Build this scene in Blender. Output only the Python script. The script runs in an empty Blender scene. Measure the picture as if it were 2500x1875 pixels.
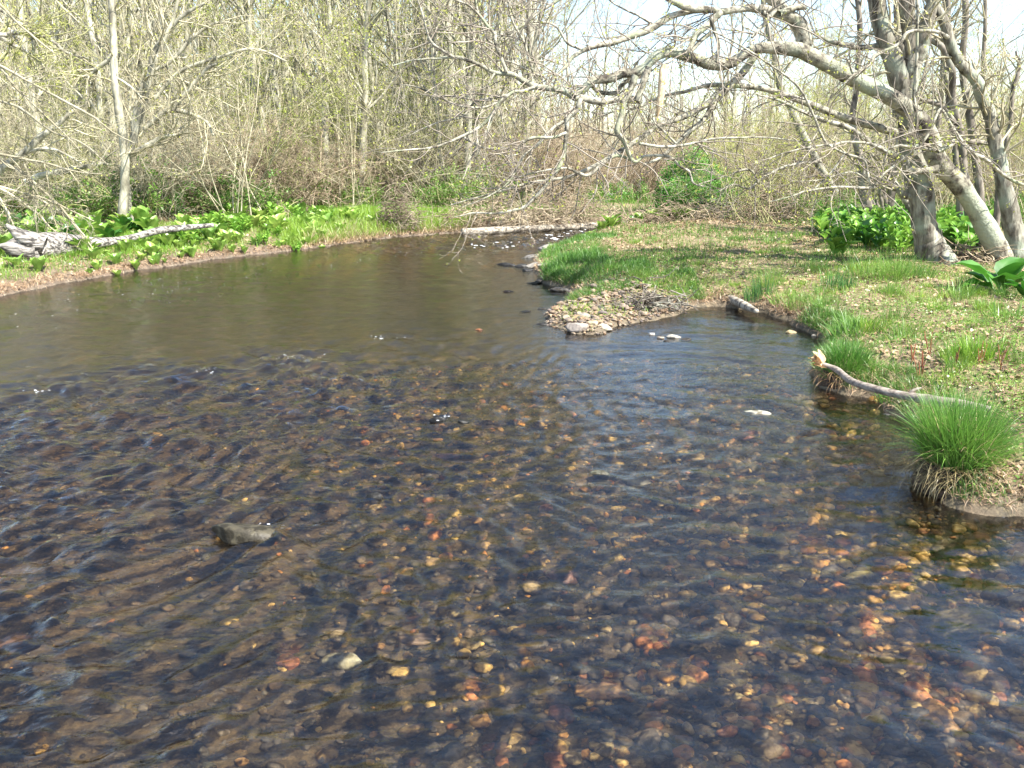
import bpy, math, random
import numpy as np
from mathutils import Vector, Matrix

R_ = math.radians
rng = np.random.default_rng(7)
random.seed(7)
scene = bpy.context.scene

# ------------------------------------------------------------------ camera, sky, sun, exposure
CAM_H, PITCH, FPX = 2.2, R_(14.6), 2161.0
cam = bpy.data.cameras.new('camera')
cam.sensor_width = 36.0
cam.lens = FPX / 2500.0 * 36.0
cam.clip_start, cam.clip_end = 0.05, 3000.0
camo = bpy.data.objects.new('camera', cam)
scene.collection.objects.link(camo)
camo.location = (0, 0, CAM_H)
camo.rotation_euler = (R_(90) - PITCH, 0, 0)
scene.camera = camo

SUN_EL, SUN_AZ = R_(52), R_(125)          # azimuth clockwise from +Y: to the right and a little behind the camera
world = bpy.data.worlds.new('World')
scene.world = world
world.use_nodes = True
wn = world.node_tree.nodes
wl = world.node_tree.links
sky = wn.new('ShaderNodeTexSky')
sky.sky_type = 'NISHITA'
sky.sun_disc = False
sky.sun_elevation = SUN_EL
sky.sun_rotation = SUN_AZ
sky.air_density = 1.0
sky.dust_density = .9
sky.ozone_density = .5
wl.new(sky.outputs[0], wn['Background'].inputs[0])
wn['Background'].inputs[1].default_value = 0.12
sun = bpy.data.lights.new('sun', 'SUN')
sun.energy = 5.0
sun.angle = R_(0.53)
sun.color = (1.0, 0.955, 0.87)
suno = bpy.data.objects.new('sun', sun)
scene.collection.objects.link(suno)
sd = Vector((math.sin(SUN_AZ) * math.cos(SUN_EL), math.cos(SUN_AZ) * math.cos(SUN_EL), math.sin(SUN_EL)))
suno.rotation_euler = sd.to_track_quat('Z', 'Y').to_euler()
suno.location = (10, -10, 30)
scene.view_settings.view_transform = 'Standard'
scene.view_settings.look = 'None'
scene.view_settings.exposure = 1.5
scene.view_settings.gamma = 1.0
scene.render.engine = 'CYCLES'
scene.cycles.max_bounces = 6
scene.cycles.diffuse_bounces = 2
scene.cycles.glossy_bounces = 2
scene.cycles.transmission_bounces = 4
scene.cycles.transparent_max_bounces = 8
scene.cycles.sample_clamp_indirect = 6.0
scene.cycles.use_denoising = True

# ------------------------------------------------------------------ picture <-> world
CP, SP = math.cos(PITCH), math.sin(PITCH)


def ray(px, py):
    a, b = (px - 1250.0) / FPX, (937.5 - py) / FPX
    return np.array([a, CP + b * SP, -SP + b * CP])


def G(px, py, z=0.0):
    d = ray(px, py)
    t = (z - CAM_H) / d[2]
    return np.array([d[0] * t, d[1] * t, z])


def AT(px, py, Y):
    d = ray(px, py)
    t = Y / d[1]
    return np.array([d[0] * t, Y, CAM_H + d[2] * t])


def norm(v):
    return v / np.maximum(np.linalg.norm(v, axis=-1, keepdims=True), 1e-9)


def snoise(p, f, seed=0, oct=3):
    """cheap smooth noise in -1..1 from sums of sines; p (...,d)"""
    r = np.random.default_rng(seed + 101)
    out = 0.0
    amp, tot = 1.0, 0.0
    d = p.shape[-1]
    for o in range(oct):
        for i in range(4):
            k = norm(r.normal(size=d)) * f * (2 ** o) * r.uniform(.7, 1.4)
            out = out + amp * np.sin(p @ k + r.uniform(0, 6.28) + 1.3 * np.sin(p[..., ::-1] @ k * .6 + r.uniform(0, 6)))
            tot += amp * .55
        amp *= .55
    return np.clip(out / tot, -1, 1)


# ------------------------------------------------------------------ mesh building
class MB:
    def __init__(s):
        s.v, s.f4, s.f3, s.m4, s.m3, s.c, s.n = [], [], [], [], [], [], 0

    def add(s, V, F, mat=0, col=(1, 1, 1)):
        V = np.asarray(V, dtype=np.float32).reshape(-1, 3)
        F = np.asarray(F, dtype=np.int32)
        col = np.asarray(col, dtype=np.float32)
        if col.ndim == 1:
            col = np.broadcast_to(col, (len(V), 3))
        s.v.append(V)
        s.c.append(col)
        if F.shape[1] == 4:
            s.f4.append(F + s.n)
            s.m4.append(np.full(len(F), mat, np.int32))
        else:
            s.f3.append(F + s.n)
            s.m3.append(np.full(len(F), mat, np.int32))
        s.n += len(V)

    def tubes(s, P, R, sides=4, mat=0, col=(1, 1, 1), rough=0.0, rf=3.0, seed=0):
        P = np.asarray(P, float)
        if P.ndim == 2:
            P = P[None]
            R = np.asarray(R, float)[None]
        n, k, _ = P.shape
        T = norm(np.gradient(P, axis=1))
        ref = np.where(np.abs(T[:, 0, 2:3]) < .8, np.array([[0, 0, 1.]]), np.array([[1., 0, 0]]))
        N = norm(np.cross(T[:, 0], ref))
        a = np.arange(sides) / sides * 2 * np.pi
        V = np.empty((n, k, sides, 3))
        for j in range(k):
            t = T[:, j]
            N = norm(N - (N * t).sum(-1, keepdims=True) * t)
            B = np.cross(t, N)
            off = np.cos(a)[None, :, None] * N[:, None] + np.sin(a)[None, :, None] * B[:, None]
            rr = R[:, j][:, None, None]
            if rough > 0:
                q = P[:, j][:, None] + off * rr
                rr = rr * (1 + rough * snoise(q, rf, seed)[..., None])
            V[:, j] = P[:, j][:, None] + off * rr
        i0 = (np.arange(n) * k * sides)[:, None, None] + (np.arange(k - 1) * sides)[None, :, None]
        s0 = np.arange(sides)[None, None]
        s1 = (s0 + 1) % sides
        F = np.stack([i0 + s0, i0 + s1, i0 + sides + s1, i0 + sides + s0], -1).reshape(-1, 4)
        if not isinstance(col, tuple):
            col = np.repeat(col, k * sides, axis=0)
        s.add(V, F, mat, col)

    def quads(s, C, A, B, mat=0, col=(1, 1, 1)):
        V = np.stack([C - A * .5, C + B * .5, C + A * .5, C - B * .5], 1)
        F = np.arange(len(C) * 4).reshape(-1, 4)
        if not isinstance(col, tuple):
            col = np.repeat(col, 4, axis=0)
        s.add(V, F, mat, col)

    def blades(s, base, h, w, az, lean, mat=0, col=(1, 1, 1), seg=3, droop=1.0):
        n = len(base)
        d = np.stack([np.cos(az), np.sin(az), 0 * az], -1)
        fa = az + rng.uniform(-1.5, 1.5, n)
        side = np.stack([-np.sin(fa), np.cos(fa), 0 * az], -1)
        L, Rr = [], []
        p = np.array(base, float)
        ang = lean * .35
        for j in range(seg + 1):
            ww = (w * (1 - (j / seg) ** 1.6) + .0004)[:, None]
            L.append(p - side * ww * .5)
            Rr.append(p + side * ww * .5)
            ang = ang + lean * droop / seg
            p = p + (d * np.sin(ang)[:, None] + np.array([0, 0, 1.]) * np.cos(ang)[:, None]) * (h / seg)[:, None]
        V = np.stack([np.stack(L, 1), np.stack(Rr, 1)], 2)
        i0 = (np.arange(n) * (seg + 1) * 2)[:, None] + (np.arange(seg) * 2)[None]
        F = np.stack([i0, i0 + 1, i0 + 3, i0 + 2], -1).reshape(-1, 4)
        if not isinstance(col, tuple):
            col = np.repeat(col, (seg + 1) * 2, axis=0)
        s.add(V, F, mat, col)

    def mesh(s, name, mats, smooth=True):
        me = bpy.data.meshes.new(name)
        V = np.concatenate(s.v)
        C = np.concatenate(s.c)
        f4 = np.concatenate(s.f4) if s.f4 else np.zeros((0, 4), np.int32)
        f3 = np.concatenate(s.f3) if s.f3 else np.zeros((0, 3), np.int32)
        m = np.concatenate(s.m4 + s.m3)
        me.vertices.add(len(V))
        me.vertices.foreach_set('co', V.astype(np.float32).ravel())
        loops = np.concatenate([f4.ravel(), f3.ravel()])
        me.loops.add(len(loops))
        me.loops.foreach_set('vertex_index', loops)
        tot = len(f4) + len(f3)
        me.polygons.add(tot)
        st = np.concatenate([np.arange(len(f4)) * 4, len(f4) * 4 + np.arange(len(f3)) * 3]).astype(np.int32)
        me.polygons.foreach_set('loop_start', st)
        me.polygons.foreach_set('material_index', m)
        if smooth:
            me.polygons.foreach_set('use_smooth', np.ones(tot, bool))
        for mm in (mats if isinstance(mats, (list, tuple)) else [mats]):
            me.materials.append(mm)
        ca = me.color_attributes.new('Col', 'FLOAT_COLOR', 'POINT')
        ca.data.foreach_set('color', np.concatenate([C, np.ones((len(C), 1), np.float32)], 1).astype(np.float32).ravel())
        me.update()
        me.validate()
        return me


def tag(o, label=None, cat=None, group=None, kind=None):
    if label: o['label'] = label
    if cat: o['category'] = cat
    if group: o['group'] = group
    if kind: o['kind'] = kind
    return o


def obj(name, me, parent=None, loc=None, rot=None, scale=None):
    o = bpy.data.objects.new(name, me)
    scene.collection.objects.link(o)
    if loc is not None: o.location = loc
    if rot is not None: o.rotation_euler = rot if not isinstance(rot, (int, float)) else (0, 0, rot)
    if scale is not None: o.scale = (scale,) * 3 if isinstance(scale, (int, float)) else scale
    if parent is not None: o.parent = parent
    return o


def thing(name, parts, loc, rot=0, scale=1.0, label=None, cat=None, group=None):
    """Empty at the base with its parts as children; parts = [(part name, mesh), ...]"""
    e = obj(name, None, None, loc, rot, scale)
    e.empty_display_size = .2
    tag(e, label, cat, group)
    for pn, me in parts:
        obj(pn, me, e)
    return e


# ------------------------------------------------------------------ materials
def new_mat(name):
    m = bpy.data.materials.new(name)
    m.use_nodes = True
    nt = m.node_tree
    nt.nodes.clear()
    return m, nt


def nd(nt, t, **kw):
    n = nt.nodes.new(t)
    for k, v in kw.items():
        if k.startswith('i_'):
            n.inputs[k[2:].replace('_', ' ')].default_value = v
        else:
            setattr(n, k, v)
    return n


def ramp(nt, stops, fac):
    r = nt.nodes.new('ShaderNodeValToRGB')
    el = r.color_ramp.elements
    while len(el) < len(stops): el.new(.5)
    for e, (p, c) in zip(el, stops):
        e.position = p
        e.color = (*c, 1)
    nt.links.new(fac, r.inputs[0])
    return r


def surf_mat(name, stops, scale=8.0, coord='Object', stretch=(1, 1, 1), rough=.9, bump=0.0, bscale=None, detail=6.0, use_col=True,
             spots=None, objvar=0.0, spec=.3):
    m, nt = new_mat(name)
    L = nt.links
    out = nd(nt, 'ShaderNodeOutputMaterial')
    b = nd(nt, 'ShaderNodeBsdfPrincipled')
    b.inputs['Roughness'].default_value = rough
    b.inputs['Specular IOR Level'].default_value = spec
    L.new(b.outputs[0], out.inputs[0])
    if coord == 'World':
        tc = nd(nt, 'ShaderNodeNewGeometry').outputs['Position']
    else:
        tc = nd(nt, 'ShaderNodeTexCoord').outputs['Object']
    mp = nd(nt, 'ShaderNodeMapping')
    mp.inputs['Scale'].default_value = stretch
    L.new(tc, mp.inputs[0])
    no = nd(nt, 'ShaderNodeTexNoise')
    no.inputs['Scale'].default_value = scale
    no.inputs['Detail'].default_value = detail
    no.inputs['Roughness'].default_value = .65
    L.new(mp.outputs[0], no.inputs['Vector'])
    c = ramp(nt, stops, no.outputs[0]).outputs[0]
    if spots:
        col, sc, lo, hi = spots
        n2 = nd(nt, 'ShaderNodeTexNoise')
        n2.inputs['Scale'].default_value = sc
        n2.inputs['Detail'].default_value = 5
        L.new(mp.outputs[0] if coord == 'World' else tc, n2.inputs['Vector'])
        rr = ramp(nt, [(lo, (0, 0, 0)), (hi, (1, 1, 1))], n2.outputs[0])
        mx = nd(nt, 'ShaderNodeMix', data_type='RGBA')
        L.new(rr.outputs[0], mx.inputs[0])
        L.new(c, mx.inputs[6])
        mx.inputs[7].default_value = (*col, 1)
        c = mx.outputs[2]
    if use_col:
        at = nd(nt, 'ShaderNodeAttribute', attribute_name='Col')
        mx = nd(nt, 'ShaderNodeMix', data_type='RGBA', blend_type='MULTIPLY')
        mx.inputs[0].default_value = 1
        L.new(c, mx.inputs[6])
        L.new(at.outputs[0], mx.inputs[7])
        c = mx.outputs[2]
    if objvar > 0:
        oi = nd(nt, 'ShaderNodeObjectInfo')
        rv = ramp(nt, [(0, (1 - objvar,) * 3), (.5, (1, 1 - objvar * .12, 1 - objvar * .3)), (1, (1 + objvar * .5, 1 + objvar * .5, 1 + objvar * .3))], oi.outputs['Random'])
        mx = nd(nt, 'ShaderNodeMix', data_type='RGBA', blend_type='MULTIPLY')
        mx.inputs[0].default_value = 1
        L.new(c, mx.inputs[6])
        L.new(rv.outputs[0], mx.inputs[7])
        c = mx.outputs[2]
    L.new(c, b.inputs['Base Color'])
    if bump > 0:
        n3 = nd(nt, 'ShaderNodeTexNoise')
        n3.inputs['Scale'].default_value = bscale or scale * 2
        n3.inputs['Detail'].default_value = 8
        L.new(mp.outputs[0], n3.inputs['Vector'])
        bp = nd(nt, 'ShaderNodeBump')
        bp.inputs['Strength'].default_value = 1.0
        bp.inputs['Distance'].default_value = bump
        L.new(n3.outputs[0], bp.inputs['Height'])
        L.new(bp.outputs[0], b.inputs['Normal'])
    return m


def leaf_mat(name, c1, c2, trans=.35, scale=3.0, gloss=.06):
    m, nt = new_mat(name)
    L = nt.links
    out = nd(nt, 'ShaderNodeOutputMaterial')
    no = nd(nt, 'ShaderNodeTexNoise')
    no.inputs['Scale'].default_value = scale
    L.new(nd(nt, 'ShaderNodeNewGeometry').outputs['Position'], no.inputs['Vector'])
    r = ramp(nt, [(.35, c1), (.65, c2)], no.outputs[0])
    at = nd(nt, 'ShaderNodeAttribute', attribute_name='Col')
    mx = nd(nt, 'ShaderNodeMix', data_type='RGBA', blend_type='MULTIPLY')
    mx.inputs[0].default_value = 1
    L.new(r.outputs[0], mx.inputs[6])
    L.new(at.outputs[0], mx.inputs[7])
    oi = nd(nt, 'ShaderNodeObjectInfo')
    rv = ramp(nt, [(0, (.72, .82, .8)), (.5, (1, 1, 1)), (1, (1.25, 1.12, 1.2))], oi.outputs['Random'])
    mo = nd(nt, 'ShaderNodeMix', data_type='RGBA', blend_type='MULTIPLY')
    mo.inputs[0].default_value = 1
    L.new(mx.outputs[2], mo.inputs[6])
    L.new(rv.outputs[0], mo.inputs[7])
    mx = mo
    d = nd(nt, 'ShaderNodeBsdfDiffuse')
    t = nd(nt, 'ShaderNodeBsdfTranslucent')
    L.new(mx.outputs[2], d.inputs[0])
    L.new(mx.outputs[2], t.inputs[0])
    ms = nd(nt, 'ShaderNodeMixShader')
    ms.inputs[0].default_value = trans
    L.new(d.outputs[0], ms.inputs[1])
    L.new(t.outputs[0], ms.inputs[2])
    g = nd(nt, 'ShaderNodeBsdfGlossy')
    g.inputs['Roughness'].default_value = .42
    m2 = nd(nt, 'ShaderNodeMixShader')
    m2.inputs[0].default_value = gloss
    L.new(ms.outputs[0], m2.inputs[1])
    L.new(g.outputs[0], m2.inputs[2])
    L.new(m2.outputs[0], out.inputs[0])
    return m


M = {}
M['bark_big'] = surf_mat('bark_big', [(.36, (.055, .045, .035)), (.5, (.18, .165, .13)), (.66, (.36, .35, .28))], 9, stretch=(1, 1, .25), bump=.03, bscale=16,
                         spots=((.28, .31, .24), 2.2, .52, .66))
M['bark_smooth'] = surf_mat('bark_smooth', [(.40, (.06, .05, .04)), (.49, (.20, .185, .14)), (.62, (.38, .365, .28))], 5, bump=.022, bscale=22,
                            spots=((.31, .335, .25), 1.6, .50, .64))
M['limb'] = surf_mat('limb', [(.40, (.09, .08, .06)), (.50, (.30, .28, .22)), (.64, (.47, .45, .35))], 9, bump=.008, bscale=30, spots=((.29, .32, .20), 3, .55, .7))
M['twig_hero'] = surf_mat('twig_hero', [(.4, (.18, .15, .12)), (.6, (.36, .32, .26))], 3)
M['bark_dark'] = surf_mat('bark_dark', [(.35, (.07, .06, .05)), (.6, (.24, .21, .17))], 7, stretch=(1, 1, .3), bump=.02, spots=((.34, .34, .27), 2, .55, .7))
M['bark_pale'] = surf_mat('bark_pale', [(.38, (.16, .15, .115)), (.6, (.50, .49, .39))], 5, stretch=(1, 1, .3), bump=.01, objvar=.25)
M['twig_pale'] = surf_mat('twig_pale', [(.4, (.29, .265, .18)), (.6, (.46, .43, .32))], 2, objvar=.3)
M['twig_brown'] = surf_mat('twig_brown', [(.4, (.24, .185, .13)), (.6, (.43, .36, .26))], 2, objvar=.25)
M['twig_olive'] = surf_mat('twig_olive', [(.4, (.22, .225, .10)), (.6, (.36, .36, .19))], 2, objvar=.25)
M['straw'] = leaf_mat('straw', (.36, .26, .14), (.54, .42, .25), .2, 2)
M['litter'] = leaf_mat('litter', (.33, .20, .12), (.52, .37, .23), .1, 4)
M['bud'] = leaf_mat('bud', (.40, .46, .08), (.52, .56, .16), .5, 2, .02)
M['bud_red'] = leaf_mat('bud_red', (.38, .10, .07), (.45, .18, .10), .3, 2, .02)
M['grass'] = leaf_mat('grass', (.10, .23, .03), (.20, .35, .06), .35, 1.2)
M['grass_bright'] = leaf_mat('grass_bright', (.17, .33, .03), (.26, .42, .05), .4, 3)
M['grass_blue'] = leaf_mat('grass_blue', (.06, .17, .04), (.10, .24, .06), .3, 3)
M['sedge'] = leaf_mat('sedge', (.07, .20, .025), (.15, .31, .05), .35, 4)
M['hellebore'] = leaf_mat('hellebore', (.15, .34, .04), (.27, .46, .08), .4, 4, .04)
M['herb'] = leaf_mat('herb', (.12, .24, .03), (.22, .36, .07), .35, 3)
M['cabbage'] = leaf_mat('cabbage', (.19, .36, .05), (.36, .52, .11), .4, 4, .05)
M['cabbage_dark'] = leaf_mat('cabbage_dark', (.03, .13, .012), (.08, .24, .025), .35, 2, .07)
M['rose'] = leaf_mat('rose', (.08, .26, .03), (.17, .40, .06), .3, 2, .04)
M['under'] = leaf_mat('under', (.10, .22, .035), (.18, .32, .06), .35, .8, .02)
M['driftwood'] = surf_mat('driftwood', [(.42, (.06, .055, .05)), (.5, (.24, .22, .195)), (.62, (.42, .40, .365))], 5, stretch=(.35, 3.5, 3.5), bump=.05, bscale=6)
M['log_pale'] = surf_mat('log_pale', [(.40, (.12, .10, .08)), (.56, (.42, .375, .30))], 6, stretch=(.4, 2, 2), bump=.01)
M['log_brown'] = surf_mat('log_brown', [(.35, (.13, .105, .085)), (.6, (.34, .29, .24))], 14, stretch=(.5, 2, 2), bump=.006)
M['fresh_wood'] = surf_mat('fresh_wood', [(.4, (.55, .40, .23)), (.6, (.74, .60, .40))], 12, stretch=(2, 2, .3), bump=.004)
M['peat'] = surf_mat('peat', [(.4, (.025, .018, .012)), (.6, (.11, .075, .05))], 30, bump=.02)
M['stone'] = surf_mat('stone', [(.3, (.5, .48, .46)), (.5, (.95, .93, .9)), (.7, (1.2, 1.15, 1.05))], 26, bump=.006, rough=.85, coord='World')
M['stone_wet'] = surf_mat('stone_wet', [(.3, (.45, .42, .4)), (.5, (.95, .93, .9)), (.7, (1.35, 1.3, 1.1))], 26, bump=.006, rough=.55, coord='World', spec=.4,
                          spots=((.40, .36, .27), 17, .49, .56))
M['foam'] = surf_mat('foam', [(.4, (.75, .78, .8)), (.6, (.9, .92, .93))], 60, rough=.5)


def ground_material():
    m, nt = new_mat('earth')
    L = nt.links
    out = nd(nt, 'ShaderNodeOutputMaterial')
    b = nd(nt, 'ShaderNodeBsdfPrincipled')
    b.inputs['Roughness'].default_value = .92
    b.inputs['Specular IOR Level'].default_value = .2
    L.new(b.outputs[0], out.inputs[0])
    g = nd(nt, 'ShaderNodeNewGeometry').outputs['Position']
    at = nd(nt, 'ShaderNodeAttribute', attribute_name='Col')   # R: turf, G: mud, B: river bed
    sp = nd(nt, 'ShaderNodeSeparateColor')
    L.new(at.outputs[0], sp.inputs[0])

    def noise(s, d=6):
        n = nd(nt, 'ShaderNodeTexNoise')
        n.inputs['Scale'].default_value = s
        n.inputs['Detail'].default_value = d
        n.inputs['Roughness'].default_value = .7
        L.new(g, n.inputs['Vector'])
        return n.outputs[0]

    def mix(f, a, c):
        x = nd(nt, 'ShaderNodeMix', data_type='RGBA')
        L.new(f, x.inputs[0])
        L.new(a, x.inputs[6])
        L.new(c, x.inputs[7])
        return x.outputs[2]
    litter = ramp(nt, [(.3, (.09, .065, .04)), (.5, (.25, .19, .12)), (.68, (.44, .35, .22))], noise(14)).outputs[0]
    moss = ramp(nt, [(.35, (.08, .09, .03)), (.65, (.18, .23, .07))], noise(22)).outputs[0]
    mud = ramp(nt, [(.35, (.10, .075, .055)), (.65, (.21, .16, .12))], noise(6)).outputs[0]
    bed = ramp(nt, [(.3, (.05, .045, .038)), (.5, (.12, .10, .07)), (.62, (.20, .16, .095)), (.78, (.30, .23, .12))], noise(18, 8)).outputs[0]
    mf = ramp(nt, [(.48, (0, 0, 0)), (.62, (1, 1, 1))], noise(2.2)).outputs[0]
    mm = nd(nt, 'ShaderNodeMath', operation='MULTIPLY')
    L.new(mf, mm.inputs[0])
    L.new(sp.outputs[0], mm.inputs[1])
    c = mix(mm.outputs[0], litter, moss)
    c = mix(sp.outputs[1], c, mud)
    silt_sheen = ramp(nt, [(.35, (.17, .155, .115)), (.65, (.31, .285, .22))], noise(3)).outputs[0]  # silty bed colour, lightened to paint in the woods' reflection on calm water
    c = mix(sp.outputs[2], c, mix(sp.outputs[0], bed, silt_sheen))
    L.new(c, b.inputs['Base Color'])
    bp = nd(nt, 'ShaderNodeBump')
    bp.inputs['Distance'].default_value = .04
    L.new(noise(16, 8), bp.inputs['Height'])
    L.new(bp.outputs[0], b.inputs['Normal'])
    return m


def water_material():
    m, nt = new_mat('water')
    L = nt.links
    out = nd(nt, 'ShaderNodeOutputMaterial')
    geo = nd(nt, 'ShaderNodeNewGeometry').outputs['Position']
    at = nd(nt, 'ShaderNodeAttribute', attribute_name='Col')
    sp = nd(nt, 'ShaderNodeSeparateColor')
    L.new(at.outputs[0], sp.inputs[0])
    mp = nd(nt, 'ShaderNodeMapping')
    mp.inputs['Rotation'].default_value = (0, 0, R_(-20))
    mp.inputs['Scale'].default_value = (1.0, 2.0, 1)
    L.new(geo, mp.inputs[0])
    n1 = nd(nt, 'ShaderNodeTexNoise')
    n1.inputs['Scale'].default_value = 6
    n1.inputs['Detail'].default_value = 4
    n1.inputs['Distortion'].default_value = .8
    L.new(mp.outputs[0], n1.inputs['Vector'])
    n2 = nd(nt, 'ShaderNodeTexNoise')
    n2.inputs['Scale'].default_value = 15
    n2.inputs['Detail'].default_value = 3
    n2.inputs['Distortion'].default_value = .5
    L.new(mp.outputs[0], n2.inputs['Vector'])
    b1 = nd(nt, 'ShaderNodeBump')
    b1.inputs['Distance'].default_value = .022
    L.new(n1.outputs[0], b1.inputs['Height'])
    L.new(sp.outputs[0], b1.inputs['Strength'])
    b2 = nd(nt, 'ShaderNodeBump')
    b2.inputs['Distance'].default_value = .0035
    L.new(n2.outputs[0], b2.inputs['Height'])
    L.new(sp.outputs[1], b2.inputs['Strength'])
    L.new(b1.outputs[0], b2.inputs['Normal'])
    fr = nd(nt, 'ShaderNodeFresnel')
    fr.inputs['IOR'].default_value = 1.75
    L.new(b2.outputs[0], fr.inputs['Normal'])
    tr = nd(nt, 'ShaderNodeBsdfTransparent')
    rf = nd(nt, 'ShaderNodeBsdfRefraction')
    rf.inputs['IOR'].default_value = 1.12
    rf.inputs['Roughness'].default_value = 0.0
    L.new(b2.outputs[0], rf.inputs['Normal'])
    mt = nd(nt, 'ShaderNodeMixShader')
    mt.inputs[0].default_value = WATER_REFR
    L.new(tr.outputs[0], mt.inputs[1])
    L.new(rf.outputs[0], mt.inputs[2])
    gl = nd(nt, 'ShaderNodeBsdfGlossy')
    gl.inputs['Roughness'].default_value = .04
    L.new(b2.outputs[0], gl.inputs['Normal'])
    ms = nd(nt, 'ShaderNodeMixShader')
    L.new(fr.outputs[0], ms.inputs[0])
    L.new(mt.outputs[0], ms.inputs[1])
    L.new(gl.outputs[0], ms.inputs[2])
    L.new(ms.outputs[0], out.inputs['Surface'])
    va = nd(nt, 'ShaderNodeVolumeAbsorption')
    va.inputs['Color'].default_value = (.80, .66, .38, 1)
    va.inputs['Density'].default_value = 1.5
    L.new(va.outputs[0], out.inputs['Volume'])
    return m


WATER_REFR = 0.22
M['earth'] = ground_material()
M['water'] = water_material()

# ------------------------------------------------------------------ the river's outline, in metres
K = 2500 / 2212.0


def g2(x, y, z=0.0): return G(x * K, y * K, z)


left_bank = [g2(*p)[:2] for p in [(0, 641), (65, 628), (130, 613), (215, 600), (300, 584), (380, 574), (460, 561), (550, 551), (640, 541), (720, 530), (790, 521), (860, 512),
                                  (930, 507), (1000, 502), (1180, 497), (1330, 489), (1440, 484), (1560, 481), (1680, 478), (1760, 477)]]
right_bank = [g2(*p)[:2] for p in [(1700, 483), (1560, 489), (1450, 493), (1360, 500), (1290, 512), (1240, 530), (1200, 543), (1160, 560), (1150, 580), (1172, 612), (1230, 628),
                                   (1262, 640), (1215, 660), (1180, 682), (1185, 702), (1240, 720), (1305, 722), (1335, 704), (1400, 693), (1462, 683), (1492, 666), (1550, 661),
                                   (1640, 674), (1700, 692), (1740, 716), (1785, 741), (1775, 775), (1752, 812), (1766, 838), (1830, 856), (1895, 862), (1912, 880), (1960, 905), (1992, 935),
                                   (2000, 985), (2010, 1040), (2040, 1085), (2100, 1106), (2212, 1112)]]
poly = np.array([[-60, 6.0], [-25, 11.5]] + left_bank + [[24, 33.5], [60, 40]] + [[60, 36], [26, 30.5]] + right_bank + [[4.5, 4.8], [8, 4.2], [30, 2], [30, -14], [-60, -14]], float)


def signed_dist(XY):
    """negative in the water, positive on land"""
    x, y = XY[:, 0], XY[:, 1]
    best = np.full(len(x), 1e9)
    inside = np.zeros(len(x), bool)
    n = len(poly)
    for i in range(n):
        a, b = poly[i], poly[(i + 1) % n]
        ab = b - a
        t = np.clip(((x - a[0]) * ab[0] + (y - a[1]) * ab[1]) / (ab @ ab), 0, 1)
        best = np.minimum(best, np.hypot(x - a[0] - t * ab[0], y - a[1] - t * ab[1]))
        c = (a[1] > y) != (b[1] > y)
        with np.errstate(divide='ignore', invalid='ignore'):
            xi = a[0] + (y - a[1]) * (b[0] - a[0]) / (b[1] - a[1])
        inside ^= c & (x < xi)
    return np.where(inside, -best, best) + .07 * snoise(XY, 5.5, 41) + .03 * snoise(XY, 17, 42)


BAR = g2(1270, 690)[:2]            # the gravel bar
BAR2 = g2(1400, 668)[:2]


def ground_z(XY, sdist=None):
    XY = np.asarray(XY, float).reshape(-1, 2)
    s = signed_dist(XY) if sdist is None else sdist
    wob = snoise(XY, .9, 3)
    fine = snoise(XY, 5.0, 4)
    hb = .33 + .09 * wob
    bar = np.exp(-((XY - BAR) ** 2).sum(1) / .9 ** 2) + np.exp(-((XY - BAR2) ** 2).sum(1) / .8 ** 2)
    left = np.clip((-XY[:, 0] - 1) / 3, 0, 1)
    steep = .22 - .0 * left
    # muddy left shelf: gentle; right bank: a small cut bank
    up = np.where(s > 0, hb * (1 - np.exp(-s / (.45 + .9 * left))) + .05 * (1 - np.exp(-s / .06)) + .008 * np.clip(s, 0, 60), 0)
    up = up * (1 - .80 * np.clip(bar, 0, 1)) + np.where(s > 0, (.035 * fine + .03 * snoise(XY, 13, 6)) * np.clip(s / .3, 0, 1), 0)
    deep = .24 + .13 * np.clip((-XY[:, 0] + 1.5) / 5, 0, 1.5) + .25 * np.clip((XY[:, 1] - 10) / 8, 0, 1) * np.clip((-XY[:, 0] + 2.2) / 3, 0, 1)
    dn = np.where(s < 0, -deep * (1 - np.exp(s / .35)) + .02 * fine * np.clip(-s / .3, 0, 1), 0)
    return up + dn


def barfree(q): return (((q - BAR) ** 2).sum(1) > 1.0 ** 2) & (((q - BAR2) ** 2).sum(1) > .72 ** 2)


def gz(x, y): return float(ground_z(np.array([[x, y]]))[0])


def on_ground(px, py):
    """world point on the terrain seen at full-resolution pixel px, py"""
    zs = np.linspace(1.0, -.5, 151)
    P = np.array([G(px, py, z) for z in zs])
    g = ground_z(P[:, :2])
    i = int(np.argmax(zs <= g)) if (zs <= g).any() else 80
    return np.array([P[i, 0], P[i, 1], g[i]])


def pal(x, y):
    return 1250 + x / y * FPX


def mark(x, y):
    """what a tree of the wood stands behind, as seen from the river"""
    p = pal(x, y)
    for lim, t in [(120, 'at the left edge'), (250, 'left of the silvery trunk'), (330, 'by the silvery trunk'), (390, 'by the fan shaped tree'), (450, 'right of the fan shaped tree'), (520, 'by the grey thicket'),
                   (600, 'right of the grey thicket'), (680, 'by the rust brown thicket'), (750, 'right of the rust brown thicket'), (880, 'near the bank bend'), (1000, 'by the reddish root tangle'),
                   (1150, 'at the bank corner'), (1350, 'above the bleached log'), (1600, 'behind the limb tips'), (1850, 'near the rose bush'), (2100, 'behind the arching limbs')]:
        if p < lim: return t
    return 'behind the right trunks'


def polar(angs, rads):
    A, Rr = np.meshgrid(angs, rads, indexing='ij')
    XY = np.stack([np.sin(A) * Rr, np.cos(A) * Rr], -1)
    na, nr = A.shape
    i = (np.arange(na - 1) * nr)[:, None] + np.arange(nr - 1)[None]
    F = np.stack([i, i + 1, i + nr + 1, i + nr], -1).reshape(-1, 4)
    return XY.reshape(-1, 2), F[:, ::-1]


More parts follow.
